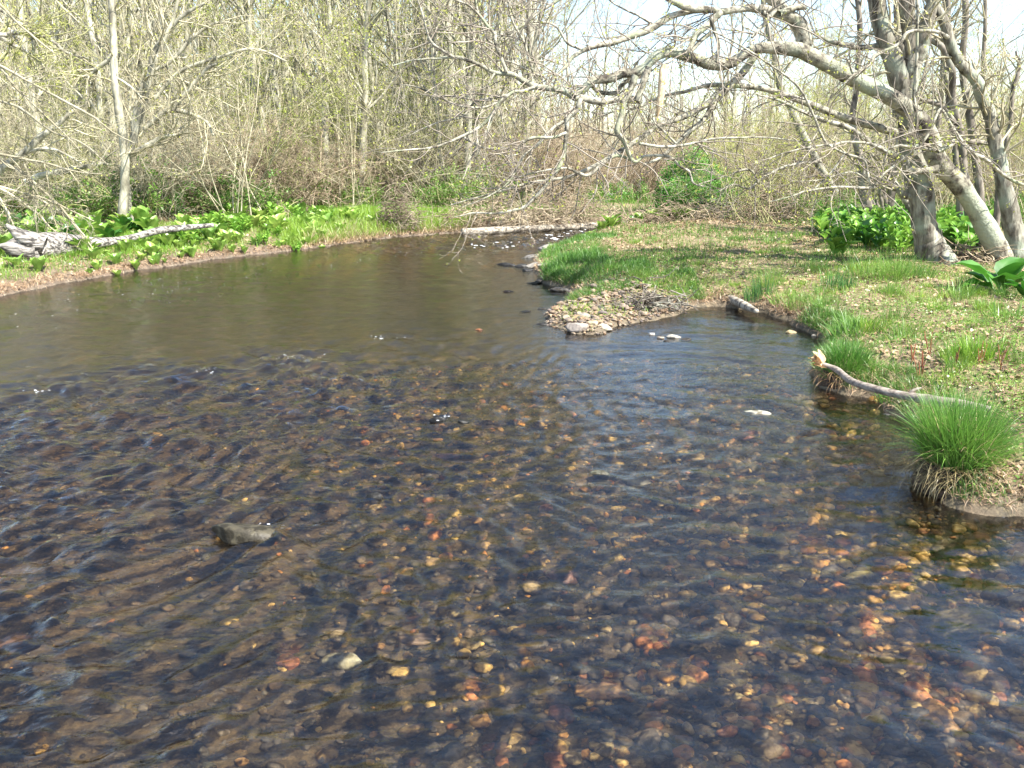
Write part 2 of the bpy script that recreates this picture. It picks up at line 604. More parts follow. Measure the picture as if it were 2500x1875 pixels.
angs = np.concatenate([np.linspace(-180, -62, 40)[:-1], np.linspace(-62, 62, 620)[:-1], np.linspace(62, 180, 40)]) * np.pi / 180
XY, F = polar(angs, np.concatenate([[.01, .4, .8], np.geomspace(1.2, 500, 430)]))
sdv = signed_dist(XY)
Z = ground_z(XY, sdv)
turf = np.clip(sdv / .5, 0, 1)
leftm = np.clip((-XY[:, 0] + .5) / 2, 0, 1)
mudw = np.clip(1 - (sdv - .1) / (.25 + 1.1 * leftm), 0, 1) * (.55 + .45 * leftm)
bedm = np.clip(-sdv / .08 + .3 + np.where(sdv < .22, 1.1, 0) * (1 - leftm) * (sdv > 0), 0, 1)
mb = MB()
silt_sheen = np.clip((XY[:, 1] - 8.5 + .8 * snoise(XY, 1.5, 61)) / 2.5, 0, 1) * np.clip((-XY[:, 0] + 1.2) / 1.2, 0, 1)  # calm reach, where the silty bed carries the painted reflection
mb.add(np.concatenate([XY, Z[:, None]], 1), F, 0, np.stack([np.where(sdv < 0, silt_sheen, turf), mudw, bedm], 1))
tag(obj('ground', mb.mesh('ground', M['earth'])), kind='structure')

# ------------------------------------------------------------------ water surface
wangs = np.concatenate([np.linspace(-180, -60, 30)[:-1], np.linspace(-60, 60, 900)[:-1], np.linspace(60, 180, 30)]) * np.pi / 180
XY, F = polar(wangs, np.concatenate([[.01, .5], np.geomspace(1.0, 90, 620)]))
sdv = signed_dist(XY)
riff_line = np.array([G(px, py)[:2] for px, py in [(-500, 1000), (0, 950), (450, 872), (900, 818), (1150, 797), (1330, 800), (1500, 900), (1800, 1000), (2100, 1020), (2300, 1020)]])


def below_line(XY, line):
    """>0 on the camera's side of a line running left to right"""
    yl = np.interp(XY[:, 0], line[:, 0], line[:, 1])
    return yl - XY[:, 1]


bl = below_line(XY, riff_line) + .7 * snoise(XY, 1.6, 51) + .35 * snoise(XY, 5, 52)
rif = np.clip((bl + .5) / 1.8, 0, 1) ** 1.3
far = np.clip((XY[:, 1] - 19.5) / 2, 0, 1)
leftw = np.clip((-XY[:, 0] + .5) / 2.2 - .12 * snoise(XY, 1.3, 71), 0, 1)
amp = .15 + .62 * rif * (.08 + .92 * leftw) * np.clip(XY[:, 1] / 5.5, .6, 1) + .9 * far * np.clip(1.4 - np.abs(XY[:, 0] - .5) / 8, 0.3, 1)
edge = np.clip(-sdv / .5, .15, 1)
amp *= edge
H = np.zeros(len(XY))
r2 = np.random.default_rng(5)
warp = XY + .42 * np.stack([snoise(XY, 1.1, 8), snoise(XY, 1.1, 9)], 1)
for i in range(38):
    lam = r2.uniform(.07, .30) if i < 26 else r2.uniform(.3, .9)
    th = R_(-66) + r2.normal() * .78
    k = 2 * np.pi / lam
    env = .5 + .5 * np.sin(warp @ (r2.normal(size=2) * 1.1) + r2.uniform(0, 6))
    ph = warp @ np.array([np.cos(th), np.sin(th)]) * k + r2.uniform(0, 6.28)
    s_ = np.sin(ph)
    H += env * .034 * lam * (s_ - .25 * np.cos(2 * ph)) * (.75 if lam > .3 else 1)
# little standing waves over shallow rocks at the riffle's head
bump_pts = [(930, 822, .6, .05, .035), (725, 868, .38, .05, .03), (500, 905, .4, .05, .03), (400, 880, .3, .04, .02), (610, 1255, .5, .12, .03), (1090, 800, .4, .05, .02), (250, 1120, .3, .04, .02),
            (90, 955, .5, .05, .025), (1340, 555, .5, .2, .05), (1430, 548, .7, .25, .07), (1260, 583, .6, .25, .05)]
for px, py, wx, wy, a in bump_pts:
    c = G(px, py)[:2]
    H += a * np.exp(-((XY[:, 0] - c[0]) / wx) ** 2 - ((XY[:, 1] - c[1] - .1) / (wy * 2.5)) ** 2)
Zw = H * amp
keep = sdv < .7
F = F[keep[F].all(1)]
bs1 = np.clip(.32 - .18 * rif + .80 * rif * leftw + .8 * far, 0, 1)
bs2 = np.clip(.25 + .6 * rif + .6 * far, 0, 1)
mb = MB()
mb.add(np.concatenate([XY, Zw[:, None]], 1), F, 0, np.stack([bs1, bs2, leftw], 1))
tag(obj('river_water', mb.mesh('river_water', M['water'])), kind='structure')
HW = (XY, Zw)


# ------------------------------------------------------------------ vegetation generators
def grow(P, R, n, t0, t1, ang, Lf, rf, k, wig, trop=0.0, Labs=None, rmin=.002, tip=.35, rg=rng):
    N, Kp, _ = P.shape
    idx = np.repeat(np.arange(N), n)
    if n < 1:
        idx = rg.permutation(N)[:int(N * n)]
    m = len(idx)
    t = rg.uniform(t0, t1, m) * (Kp - 1)
    i = np.minimum(t.astype(int), Kp - 2)
    fr = (t - i)[:, None]
    a, b = P[idx, i], P[idx, i + 1]
    pos = a * (1 - fr) + b * fr
    tan = norm(b - a)
    r0 = R[idx, i] * (1 - fr[:, 0]) + R[idx, i + 1] * fr[:, 0]
    pv = rg.normal(size=(m, 3))
    pv = norm(pv - (pv * tan).sum(1, keepdims=True) * tan)
    aa = (ang * rg.uniform(.65, 1.35, m))[:, None]
    d = np.cos(aa) * tan + np.sin(aa) * pv
    Lp = np.linalg.norm(np.diff(P, axis=1), axis=2).sum(1)[idx]
    L = (Lp * Lf if Labs is None else Labs) * rg.uniform(.5, 1.25, m) * (1 - .45 * t / (Kp - 1))
    st = (L / (k - 1))[:, None]
    Q = np.empty((m, k, 3))
    Q[:, 0] = pos
    tr = np.array([0, 0, 1.0])
    for j in range(1, k):
        d = norm(d + wig * rg.normal(size=(m, 3)) + trop * tr)
        pos = pos + d * st
        Q[:, j] = pos
    rr = np.maximum(r0 * rf, rmin)[:, None] * np.linspace(1, tip, k)[None]
    return Q, np.maximum(rr, rmin * .6)


def spline(pts, n):
    pts = np.asarray(pts, float)
    p = np.concatenate([[2 * pts[0] - pts[1]], pts, [2 * pts[-1] - pts[-2]]])
    m = len(pts) - 1
    t = np.linspace(0, m - 1e-6, n)
    i = t.astype(int)
    f = (t - i)[:, None]
    a, b, c, d = p[i], p[i + 1], p[i + 2], p[i + 3]
    return .5 * (2 * b + (c - a) * f + (2 * a - 5 * b + 4 * c - d) * f ** 2 + (3 * b - a - 3 * c + d) * f ** 3)


def buds(mb, P, per, size, mat, spread=.05, col=None, tmin=.3, rg=rng):
    N, k, _ = P.shape
    n = int(N * per)
    if n < 1: return
    i = rg.integers(0, N, n)
    t = rg.uniform(tmin, 1, n) * (k - 1)
    j = np.minimum(t.astype(int), k - 2)
    f = (t - j)[:, None]
    c = P[i, j] * (1 - f) + P[i, j + 1] * f + rg.normal(size=(n, 3)) * spread
    A = norm(rg.normal(size=(n, 3))) * (size * rg.uniform(.5, 1.3, n))[:, None]
    B = norm(np.cross(A, rg.normal(size=(n, 3)))) * np.linalg.norm(A, axis=1, keepdims=True) * .6
    cl = np.repeat(rg.uniform(.7, 1.25, n)[:, None], 3, 1)
    mb.quads(c, A, B, mat, cl)


def bare_tree(name, h, r, seed, twig, bark='bark_pale', lean=0.0, n1=20, first=.35, bud=.5, budmat='bud', ang=.75, dense=1.0, budsize=.06):
    rg = np.random.default_rng(seed)
    k = 14
    z = np.linspace(0, h, k)
    P = np.zeros((1, k, 3))
    wa = np.cumsum(rg.normal(size=(k, 2)) * .018 * h, axis=0) * np.linspace(0, 1, k)[:, None]
    P[0, :, :2] = wa
    P[0, :, 0] += lean * z + .02 * lean * z ** 2
    P[0, :, 2] = z - .3
    Rr = (r * np.linspace(1, .18, k) ** .9)[None]
    Rr[0, 0] *= 1.35
    t = MB()
    t.tubes(P, Rr, 8, 0)
    P1, R1 = grow(P, Rr, n1, first, .98, ang, .38, .45, 9, .13, .10, rg=rg, rmin=.012)
    c = MB()
    c.tubes(P1, R1, 5, 0)
    P2, R2 = grow(P1, R1, int(6 * dense), .2, 1, .7, .45, .5, 6, .16, .05, rg=rg, rmin=.008)
    c.tubes(P2, R2, 3, 1)
    P3, R3 = grow(P2, R2, 3, .15, 1, .75, .5, .6, 5, .2, .04, rg=rg, rmin=.006)
    c.tubes(P3, R3, 3, 1)
    P4, R4 = grow(P3, R3, 2, .1, 1, .8, .55, .7, 3, .2, .02, rg=rg, rmin=.004)
    c.tubes(P4, R4, 3, 1)
    if bud: buds(c, np.concatenate([P4]), bud, budsize, 2, rg=rg)
    return [('trunk', t.mesh(name + '_trunk', M[bark])), ('crown', c.mesh(name + '_crown', [M[bark], M[twig], M[budmat]]))]


def shrub(name, h, spread, seed, twig, nst=36, bud=.0, budmat='bud', arch=.12, budsize=.035, dens=5, fine=4, tangle=.2):
    rg = np.random.default_rng(seed)
    k = 8
    base = rg.normal(size=(nst, 3)) * np.array([spread * .35, spread * .25, 0])
    base[:, 2] = -.1
    az = rg.uniform(0, 6.28, nst)
    ln = rg.uniform(.05, .9, nst)
    d = np.stack([np.cos(az) * np.sin(ln), np.sin(az) * np.sin(ln), np.cos(ln)], 1)
    P = np.empty((nst, k, 3))
    pos = base.copy()
    st = (h * rg.uniform(.6, 1.25, nst) / (k - 1) * 1.2)[:, None]
    for j in range(k):
        P[:, j] = pos
        d = norm(d + rg.normal(size=(nst, 3)) * .13 - np.array([0, 0, arch]) * j / k * 1.6)
        pos = pos + d * st
    Rr = np.linspace(.016, .006, k)[None] * rg.uniform(.7, 1.6, nst)[:, None]
    m = MB()
    m.tubes(P, Rr, 4, 0)
    P2, R2 = grow(P, Rr, dens, .15, 1, .7, .4, .6, 6, tangle, -.03, rg=rg, rmin=.006)
    m.tubes(P2, R2, 3, 0)
    P3, R3 = grow(P2, R2, fine, .1, 1, .8, .5, .7, 4, tangle, -.02, rg=rg, rmin=.005)
    m.tubes(P3, R3, 3, 0)
    P4, R4 = grow(P3, R3, 2, .1, 1, .8, .6, .8, 3, tangle, 0, rg=rg, rmin=.004)
    m.tubes(P4, R4, 3, 0)
    if bud: buds(m, P4, bud, budsize, 1, rg=rg, spread=.05)
    return m.mesh(name, [M[twig], M[budmat]])


def leaf(mb, base, az, pitch, L, W, bend, mat=0, col=(1, 1, 1), nu=8, nv=5, stem=.25, rg=rng):
    u = np.linspace(0, 1, nu)
    v = np.linspace(-1, 1, nv)
    w = W * .5 * np.where(u < stem, .05, np.sin(np.pi * np.clip((u - stem) / (1 - stem), 0, 1) ** .72) ** .8 + .02)
    w[-1] = .002
    a = pitch - bend * u ** 1.3
    dx = np.cos(a) * L / (nu - 1)
    dz = np.sin(a) * L / (nu - 1)
    x = np.concatenate([[0], np.cumsum(dx[:-1])])
    z = np.concatenate([[0], np.cumsum(dz[:-1])])
    ruff = rg.uniform(0, 6.28)
    V = np.empty((nu, nv, 3))
    for i in range(nu):
        for j in range(nv):
            lat = v[j] * w[i]
            lift = abs(v[j]) * w[i] * .45 + .09 * w[i] * math.sin(ruff + i * 1.9 + j * 2.3)
            V[i, j] = (x[i] - math.sin(a[i]) * lift, lat, z[i] + math.cos(a[i]) * lift)
    ca, sa = math.cos(az), math.sin(az)
    X = V[..., 0] * ca - V[..., 1] * sa
    Y = V[..., 0] * sa + V[..., 1] * ca
    V = np.stack([X, Y, V[..., 2]], -1) + np.asarray(base)
    i = (np.arange(nu - 1) * nv)[:, None] + np.arange(nv - 1)[None]
    F = np.stack([i, i + 1, i + nv + 1, i + nv], -1).reshape(-1, 4)
    mb.add(V, F, mat, col)


def cabbage(name, n, L, W, seed, mat='cabbage', pitch=(1.0, 1.5), bend=(.5, 1.3)):
    rg = np.random.default_rng(seed)
    m = MB()
    for i in range(n):
        az = i * 2.4 + rg.uniform(-.4, .4)
        f = rg.uniform(.65, 1.1)
        leaf(m, (math.cos(az) * .03, math.sin(az) * .03, -.03), az, rg.uniform(*pitch), L * f, W * f, rg.uniform(*bend), 0, tuple(np.array([1, 1, 1]) * rg.uniform(.8, 1.2)), rg=rg)
    return m.mesh(name, M[mat])


def grass_tuft(name, n, h, w, rad, seed, mats, dead=.2, lean=.5, flare=1.0):
    rg = np.random.default_rng(seed)
    m = MB()
    r = rad * np.sqrt(rg.uniform(0, 1, n))
    th = rg.uniform(0, 6.28, n)
    base = np.stack([r * np.cos(th), r * np.sin(th), np.full(n, -.03)], 1)
    hh = h * rg.uniform(.55, 1.1, n)
    ln = lean * rg.uniform(.2, 1.2, n) * (.4 + flare * r / rad)
    cl = np.repeat(rg.uniform(.75, 1.25, n)[:, None], 3, 1)
    m.blades(base, hh, np.full(n, w) * rg.uniform(.7, 1.2, n), th + rg.normal(size=n) * .6, ln, 0, cl)
    nd_ = int(n * dead)
    if nd_:
        i = rg.integers(0, n, nd_)
        m.blades(base[i] * 1.2, hh[i] * .6, np.full(nd_, w), th[i] + rg.normal(size=nd_) * .6, rg.uniform(.8, 1.6, nd_), 1)
    return m.mesh(name, [M[mats], M['straw']])


def ico(sub=1):
    t = (1 + 5 ** .5) / 2
    V = norm(np.array([[-1, t, 0], [1, t, 0], [-1, -t, 0], [1, -t, 0], [0, -1, t], [0, 1, t], [0, -1, -t], [0, 1, -t], [t, 0, -1], [t, 0, 1], [-t, 0, -1], [-t, 0, 1]], float))
    F = [[0, 11, 5], [0, 5, 1], [0, 1, 7], [0, 7, 10], [0, 10, 11], [1, 5, 9], [5, 11, 4], [11, 10, 2], [10, 7, 6], [7, 1, 8], [3, 9, 4], [3, 4, 2], [3, 2, 6], [3, 6, 8], [3, 8, 9], [4, 9, 5],
         [2, 4, 11], [6, 2, 10], [8, 6, 7], [9, 8, 1]]
    V = [tuple(v) for v in V]
    for _ in range(sub):
        cache = {}

        def mid(a, b):
            k = (min(a, b), max(a, b))
            if k not in cache:
                p = np.array(V[a]) + np.array(V[b])
                V.append(tuple(p / np.linalg.norm(p)))
                cache[k] = len(V) - 1
            return cache[k]
        F2 = []
        for a, b, c in F:
            x, y, z = mid(a, b), mid(b, c), mid(c, a)
            F2 += [[a, x, z], [b, y, x], [c, z, y], [x, y, z]]
        F = F2
    return np.array(V), np.array(F)


IV1, IF1 = ico(1)
IV2, IF2 = ico(2)
IV3, IF3 = ico(3)


def stone_shape(V, seed, amp=.22, squash=(1, .75, .5)):
    r = np.random.default_rng(seed)
    P = V.copy()
    for _ in range(10):                      # knock flats off the ball
        n = norm(r.normal(size=3))
        d = r.uniform(.55, .9)
        over = np.maximum(P @ n - d, 0)
        P = P - over[:, None] * n * .96
    P = P * (1 + amp * .5 * snoise(V, 1.8, seed)[:, None])
    return P * np.array(squash)


# ------------------------------------------------------------------ stones
PAL_DRY = np.array([[.50, .44, .35], [.60, .53, .42], [.36, .33, .30], [.47, .39, .30], [.66, .58, .46], [.30, .28, .27], [.52, .45, .38], [.56, .42, .28]])
PAL_BED = np.array([[.62, .30, .12], [.60, .44, .20], [.50, .40, .22], [.42, .34, .20], [.66, .54, .30], [.52, .22, .12], [.14, .12, .09], [.11, .10, .09], [.20, .17, .13], [.10, .10, .10],
                    [.28, .20, .13], [.18, .13, .09], [.32, .26, .18], [.15, .15, .12]])
PAL_BED = PAL_BED * np.array([.66, .70, .70])
PAL_DRY = PAL_DRY * np.array([.46, .42, .40])
PAL_GRAVEL = np.array([[.035, .033, .03], [.05, .042, .032], [.03, .03, .033], [.075, .058, .036], [.045, .04, .03], [.06, .05, .04], [.10, .075, .04], [.04, .04, .042], [.13, .095, .05], [.34, .15, .055],
                       [.34, .24, .10], [.22, .17, .09], [.26, .10, .055], [.055, .05, .045], [.085, .065, .045], [.15, .12, .075]])
stone_count = 0


def make_stone(loc, size, col, label, group, wet=False, squash=(1, .75, .5), rot=None, seed=None, name='stone', cat='stone'):
    global stone_count
    stone_count += 1
    sd_ = seed if seed is not None else stone_count
    m = MB()
    V = stone_shape(IV2 if size < .2 else IV3, sd_, squash=squash) * size * .5
    if size >= .2:
        V = V * (1 + .03 * snoise(V, 30, sd_)[:, None])
    m.add(V, IF2 if size < .2 else IF3, 0, tuple(col))
    o = obj(name, m.mesh('stone', M['stone_wet' if wet else 'stone']), None, loc, (random.uniform(-.15, .15), random.uniform(-.15, .15), random.uniform(0, 6.28) if rot is None else rot))
    tag(o, label, cat, group)
    return o


def tri_area_pts(px_poly, n, z=0.0, rg=rng):
    """n random world XY inside a polygon given by full-res pixels on plane z"""
    P = np.array([G(x, y, z)[:2] for x, y in px_poly])
    lo, hi = P.min(0), P.max(0)
    out = []
    while len(out) < n:
        q = rg.uniform(lo, hi, (n * 3, 2))
        ins = np.zeros(len(q), bool)
        for i in range(len(P)):
            a, b = P[i], P[(i + 1) % len(P)]
            c = (a[1] > q[:, 1]) != (b[1] > q[:, 1])
            with np.errstate(divide='ignore', invalid='ignore'):
                xi = a[0] + (q[:, 1] - a[1]) * (b[0] - a[0]) / (b[1] - a[1])
            ins ^= c & (q[:, 0] < xi)
        out += list(q[ins])
    return np.array(out[:n])


# named stones seen in the water and at the edges: (px, py, size, colour, wet, squash, z above water, label)
NAMED = [
    (598, 1285, .38, (.12, .105, .07), True, (1.25, .6, .42), .05, 'largest dark olive rock breaking the water left of centre, two pale blotches on top'),
    (915, 1205, .12, (.05, .05, .05), True, (1, .6, .6), .02, 'small black wet rock poking out of the water between the olive rock and the shallows'),
    (836, 1612, .18, (.62, .56, .34), True, (1.2, .6, .4), -.04, 'pale mottled oval rock under water near the bottom left'),
    (40, 1580, .24, (.45, .24, .10), True, (1, .8, .4), -.10, 'rusty brown boulder under water at the left edge'),
    (1092, 1118, .20, (.62, .27, .15), True, (1.25, .55, .35), -.06, 'salmon orange oval stone under water left of the pale stones'),
    (1554, 1178, .17, (.62, .58, .44), True, (1.25, .7, .35), -.05, 'whitish flat stone just under the surface mid river'),
    (1462, 1160, .16, (.20, .20, .15), True, (1, .6, .5), .0, 'dark green grey stone at the surface beside the whitish flat stone'),
    (1470, 1178, .13, (.55, .50, .34), True, (1.2, .6, .35), -.06, 'pale yellow sliver of stone touching the dark green grey stone'),
    (1845, 1005, .20, (.62, .60, .50), True, (1.4, .5, .35), .005, 'cream pointed stone at the surface below the still pool'),
    (1790, 996, .24, (.66, .34, .14), True, (1.5, .5, .3), -.05, 'orange slab of stone under water beside the cream pointed stone'),
    (1822, 1062, .20, (.52, .20, .12), True, (1.1, .8, .4), -.07, 'brick red stone under clear water below the cream pointed stone'),
    (2105, 1287, .24, (.56, .48, .24), True, (1.4, .6, .3), -.07, 'broad yellowish stone under water left of the big sedge tussock'),
    (2030, 1148, .20, (.60, .46, .20), True, (1.4, .5, .3), -.08, 'yellow tan stone under water in line with the big sedge tussock'),
    (1694, 1117, .17, (.62, .44, .18), True, (1.1, .8, .35), -.07, 'golden round stone under water right of the whitish flat stone'),
    (1070, 1020, .13, (.04, .04, .045), True, (1.3, .6, .5), .02, 'black wet rock with white droplets below the riffle'),
    (1130, 1026, .09, (.05, .05, .05), True, (1.3, .6, .5), .012, 'smaller black rock just right of the droplet covered rock'),
    (1377, 1412, .20, (.34, .18, .13), True, (1.1, .8, .4), -.10, 'pinkish red cobble under water at the centre of the shallows'),
    (1300, 1437, .12, (.60, .44, .20), True, (1, .8, .5), -.08, 'golden cube shaped cobble under water beside the pinkish red cobble'),
    (2330, 1520, .36, (.30, .24, .10), True, (1.2, .8, .34), -.15, 'large mossy yellow boulder under water at the lower right'),
    (2430, 1450, .18, (.62, .42, .14), True, (1.1, .8, .4), -.09, 'bright amber stone under water near the right edge'),
    (2100, 1412, .22, (.54, .46, .20), True, (1.2, .7, .35), -.09, 'yellow green cobble under water below the sedge tussock'),
    (1465, 1690, .17, (.60, .34, .12), True, (1.4, .7, .3), -.10, 'bright orange wedge of stone under water at the bottom centre'),
    (1370, 1742, .14, (.42, .20, .14), True, (.8, 1, .4), -.11, 'dull red stone below the bright orange wedge'),
    (1020, 1560, .17, (.42, .30, .20), True, (1.3, .7, .3), -.10, 'pinkish brown slab under water right of the mottled oval rock'),
    (935, 1548, .10, (.55, .42, .28), True, (1, .8, .4), -.09, 'small beige stone above the mottled oval rock'),
    (830, 1553, .11, (.60, .46, .28), True, (1, .9, .4), -.08, 'small square cream stone above the left half of the mottled oval rock'),
    (1168, 803, .12, (.45, .18, .08), True, (1.3, .6, .4), .012, 'orange brown stone poking out at the head of the riffle'),
    (1590, 812, .10, (.62, .60, .56), False, (1, .8, .6), .03, 'pointed white stone at the left end of the stone row in the pool mouth'),
    (1613, 822, .10, (.60, .50, .40), False, (1.1, .8, .5), .02, 'tan stone second in the row in the pool mouth'),
    (1645, 818, .15, (.66, .62, .54), False, (1.3, .8, .6), .03, 'largest whitish stone of the row in the pool mouth'),
    (1632, 830, .14, (.08, .07, .06), True, (1.2, .8, .5), .01, 'black wet stone under the largest whitish stone of the row'),
    (1674, 826, .14, (.10, .09, .08), True, (1.4, .7, .45), .012, 'dark stone at the right end of the row in the pool mouth'),
    (1931, 808, .13, (.66, .54, .30), False, (1.3, .7, .5), .025, 'yellow tan stone alone near the muddy right bank of the pool'),
    (1988, 817, .07, (.62, .56, .46), False, (1, .8, .6), .02, 'tiny pale stone at the foot of the muddy right bank'),
    (1463, 748 - 2, .22, (.10, .095, .095), False, (1, .8, .75), .13, 'round black cobble sitting on top of the gravel bar'),
    (1409, 786, .20, (.60, .44, .24), False, (1.3, .8, .55), .03, 'angular ochre cobble at the left tip of the gravel bar'),
    (1425, 779, .20, (.42, .39, .34), False, (1, .9, .75), .06, 'rounded grey tan cobble touching the angular ochre cobble'),
    (1415, 803, .30, (.44, .39, .35), False, (1.3, .8, .45), .04, 'biggest flat pinkish grey slab at the front of the gravel bar'),
    (1446, 799, .20, (.66, .56, .38), False, (1, .9, .6), .04, 'pale cream cobble right of the flat pinkish grey slab'),
    (1474, 800, .20, (.62, .56, .44), False, (1.2, .7, .6), .04, 'whitish wedge shaped cobble at the front right of the gravel bar'),
    (1436, 808, .15, (.07, .065, .06), True, (1.1, .8, .6), .01, 'wet black cobble at the waterline under the pale cream cobble'),
    (1318, 790, .15, (.04, .04, .04), True, (1.4, .7, .5), .01, 'isolated black wet stone off the left tip of the gravel bar'),
    (1322, 752, .14, (.09, .09, .085), True, (1.2, .8, .5), .01, 'dark wet stone off the upper left of the gravel bar'),
    (1330, 775, .20, (.08, .085, .06), True, (1.3, .7, .4), .005, 'mossy black stone half sunk beside the gravel bar'),
    (1282, 759, .13, (.05, .05, .05), True, (1.4, .6, .4), .01, 'small black stone in the water between riffle and gravel bar'),
    (1300, 624, .42, (.34, .33, .31), True, (1.3, .6, .4), .05, 'long dark grey rock in the water off the peninsula tip'),
    (1362, 608, .75, (.46, .42, .42), False, (1.3, .7, .35), .07, 'pinkish grey flat boulder at the far tip of the peninsula'),
    (1352, 622, .60, (.60, .56, .50), False, (1.2, .6, .35), .06, 'pale layered boulder in front of the pinkish grey one'),
    (1404, 592, .50, (.07, .06, .06), True, (1.2, .7, .5), .08, 'black hump of rock beyond the tip of the peninsula'),
    (1234, 644, .36, (.06, .06, .06), True, (1.5, .5, .4), .02, 'low black rock furthest out from the peninsula tip'),
    (1272, 647, .30, (.07, .07, .07), True, (1.2, .6, .5), .03, 'black rock midway between the low black rock and the bank'),
    (1287, 657, .26, (.05, .05, .05), True, (1.2, .7, .6), .03, 'dark rock touching the grassy bank of the peninsula'),
    (1308, 650, .34, (.42, .40, .36), False, (1.2, .7, .5), .05, 'grey rounded rock at the grassy edge of the peninsula'),
    (1331, 655, .26, (.50, .46, .40), False, (1.2, .7, .5), .09, 'light grey rock in the grass edge of the peninsula'),
    (1301, 688, .24, (.06, .065, .05), True, (1.3, .7, .4), .03, 'black mossy rock in the shallow bay below the peninsula grass'),
    (1320, 684, .22, (.08, .08, .08), True, (1.2, .7, .5), .04, 'dark grey rock right of the black mossy one in the bay'),
    (1372, 703, .30, (.14, .13, .12), True, (1.4, .7, .4), .05, 'flat dark rock under the muddy lip of the peninsula'),
    (1240, 712, .16, (.10, .06, .04), True, (1.5, .5, .3), .0, 'reddish black stone awash in the calm reach'),
]
for px, py, size, col, wet, sq, z, lab in NAMED:
    p = G(px, py, z)
    zz = max(z, gz(p[0], p[1]) + size * sq[2] * .2) if z > .01 else z
    make_stone((p[0], p[1], zz - size * sq[2] * .34 if z > 0 else z), size, np.array(col) * (.5 if wet or z <= .03 else .62), lab, None, wet, sq, rot=random.uniform(-.3, .3), name='river_rock' if wet else 'cobble', cat='rock' if size > .25 else 'stone')

# cobbles of the bar: the largest as things, the small ones as gravel
bar_poly = [(1335, 775), (1362, 742), (1420, 722), (1500, 718), (1590, 738), (1655, 752), (1650, 768), (1560, 782), (1500, 795), (1478, 812), (1400, 812), (1352, 795)]
pts = tri_area_pts(bar_poly, 118)
for i, (x, y) in enumerate(pts):
    s = random.uniform(.08, .15)
    c = PAL_DRY[random.randrange(8)] * random.uniform(.85, 1.15)
    z = gz(x, y)
    tone = ('grey' if c[0] - c[2] < .07 else 'cream' if c[0] > .55 else 'tan')
    q = pal(x, y)
    where = 'left tip' if q < 1400 else ('left centre' if q < 1460 else ('right centre' if q < 1530 else 'right end'))
    near = 'near edge' if y < BAR[1] + .1 else ('middle' if y < BAR[1] + .7 else 'far side')
    make_stone((x, y, max(z, .0) + s * .14 + .015), s, c, f'{"large" if s > .115 else "small"} {tone} river worn cobble on the {near} of the gravel bar, {where}', 'cobbles of the gravel bar', False,
               (1, random.uniform(.65, .9), random.uniform(.4, .65)), name='cobble')


def stone_field(name, xy, z, size, pal, mat, sub=1, nshape=12, label=None, seed=1, squash=.5, ci=None):
    rg = np.random.default_rng(seed)
    V0, F0 = (IV1, IF1) if sub == 1 else (IV2, IF2)
    shapes = np.stack([stone_shape(V0, 500 + seed * 31 + i, squash=(1, .78, squash)) for i in range(nshape)])
    n = len(xy)
    sh = shapes[rg.integers(0, nshape, n)] * (size * .5)[:, None, None]
    th = rg.uniform(0, 6.28, n)
    c, s = np.cos(th)[:, None], np.sin(th)[:, None]
    X = sh[..., 0] * c - sh[..., 1] * s + xy[:, :1]
    Y = sh[..., 0] * s + sh[..., 1] * c + xy[:, 1:]
    Zz = sh[..., 2] + z[:, None] + sh[..., 0] * rg.uniform(-.3, .3, n)[:, None]
    V = np.stack([X, Y, Zz], -1)
    F = (F0[None] + (np.arange(n) * len(V0))[:, None, None]).reshape(-1, 3)
    col = pal[rg.integers(0, len(pal), n) if ci is None else ci] * (1 if ci is None else 1.15) * rg.uniform(.75, 1.25, (n, 1))
    m = MB()
    m.add(V, F, 0, np.repeat(col, len(V0), 0))
    o = obj(name, m.mesh(name, M[mat], smooth=False))
    tag(o, label, 'gravel', None, 'stuff')
    return o


pts = tri_area_pts([(1320, 780), (1362, 735), (1420, 712), (1520, 712), (1620, 735), (1690, 760), (1560, 790), (1500, 805), (1478, 820), (1400, 820), (1340, 805)], 2400)
stone_field('gravel_bar_pebbles', pts, ground_z(pts) + .012, rng.uniform(.02, .065, len(pts)), PAL_DRY, 'stone', 1, label='small tan and grey pebbles filling the gravel bar', seed=2)

# river bed: individual big cobbles, then the bed gravel
n = 0
tones = {0: 'orange', 1: 'golden', 2: 'olive tan', 3: 'brown', 4: 'cream', 5: 'brick red', 6: 'dark', 7: 'black', 8: 'grey brown', 9: 'black', 10: 'brown', 11: 'dark brown', 12: 'tan', 13: 'dark olive'}
while n < 112:
    px, py = random.uniform(250, 2480), random.uniform(1000, 1860) ** 1.0
    if random.random() > (px / 2500) ** .7: continue
    p = G(px, py, -.2)
    s_ = float(signed_dist(np.array([[p[0], p[1]]]))[0])
    if s_ > -.25: continue
    ci = random.choice([0, 1, 1, 2, 3, 4, 5, 10, 12, 2, 8, 6, 13, 11])
    s = random.uniform(.07, .14)
    zone = 'left' if px < 900 else ('middle' if px < 1700 else 'right')
    dep = 'nearest the camera' if py > 1500 else ('halfway down' if py > 1220 else 'furthest out')
    make_stone((p[0], p[1], gz(p[0], p[1]) + s * .12), s, PAL_BED[ci] * random.uniform(.9, 1.15), f'{tones[ci]} cobble under clear water, {zone} of the shallows, {dep}', 'cobbles on the river bed', True,
               (1, random.uniform(.6, .9), random.uniform(.25, .4)), name='river_stone')
    n += 1
rr = np.random.default_rng(11)
N = 38000
rad = np.sqrt(rr.uniform(1.8 ** 2, 10.5 ** 2, N))
th = rr.uniform(R_(-42), R_(42), N)
xy = np.stack([np.sin(th) * rad, np.cos(th) * rad], 1)
s_ = signed_dist(xy)
keepm = (s_ < -.03) & (rr.uniform(size=N) < np.clip(1.0 - .6 * np.clip((-xy[:, 0] / xy[:, 1] + .1) / .5, 0, 1), 0, 1))
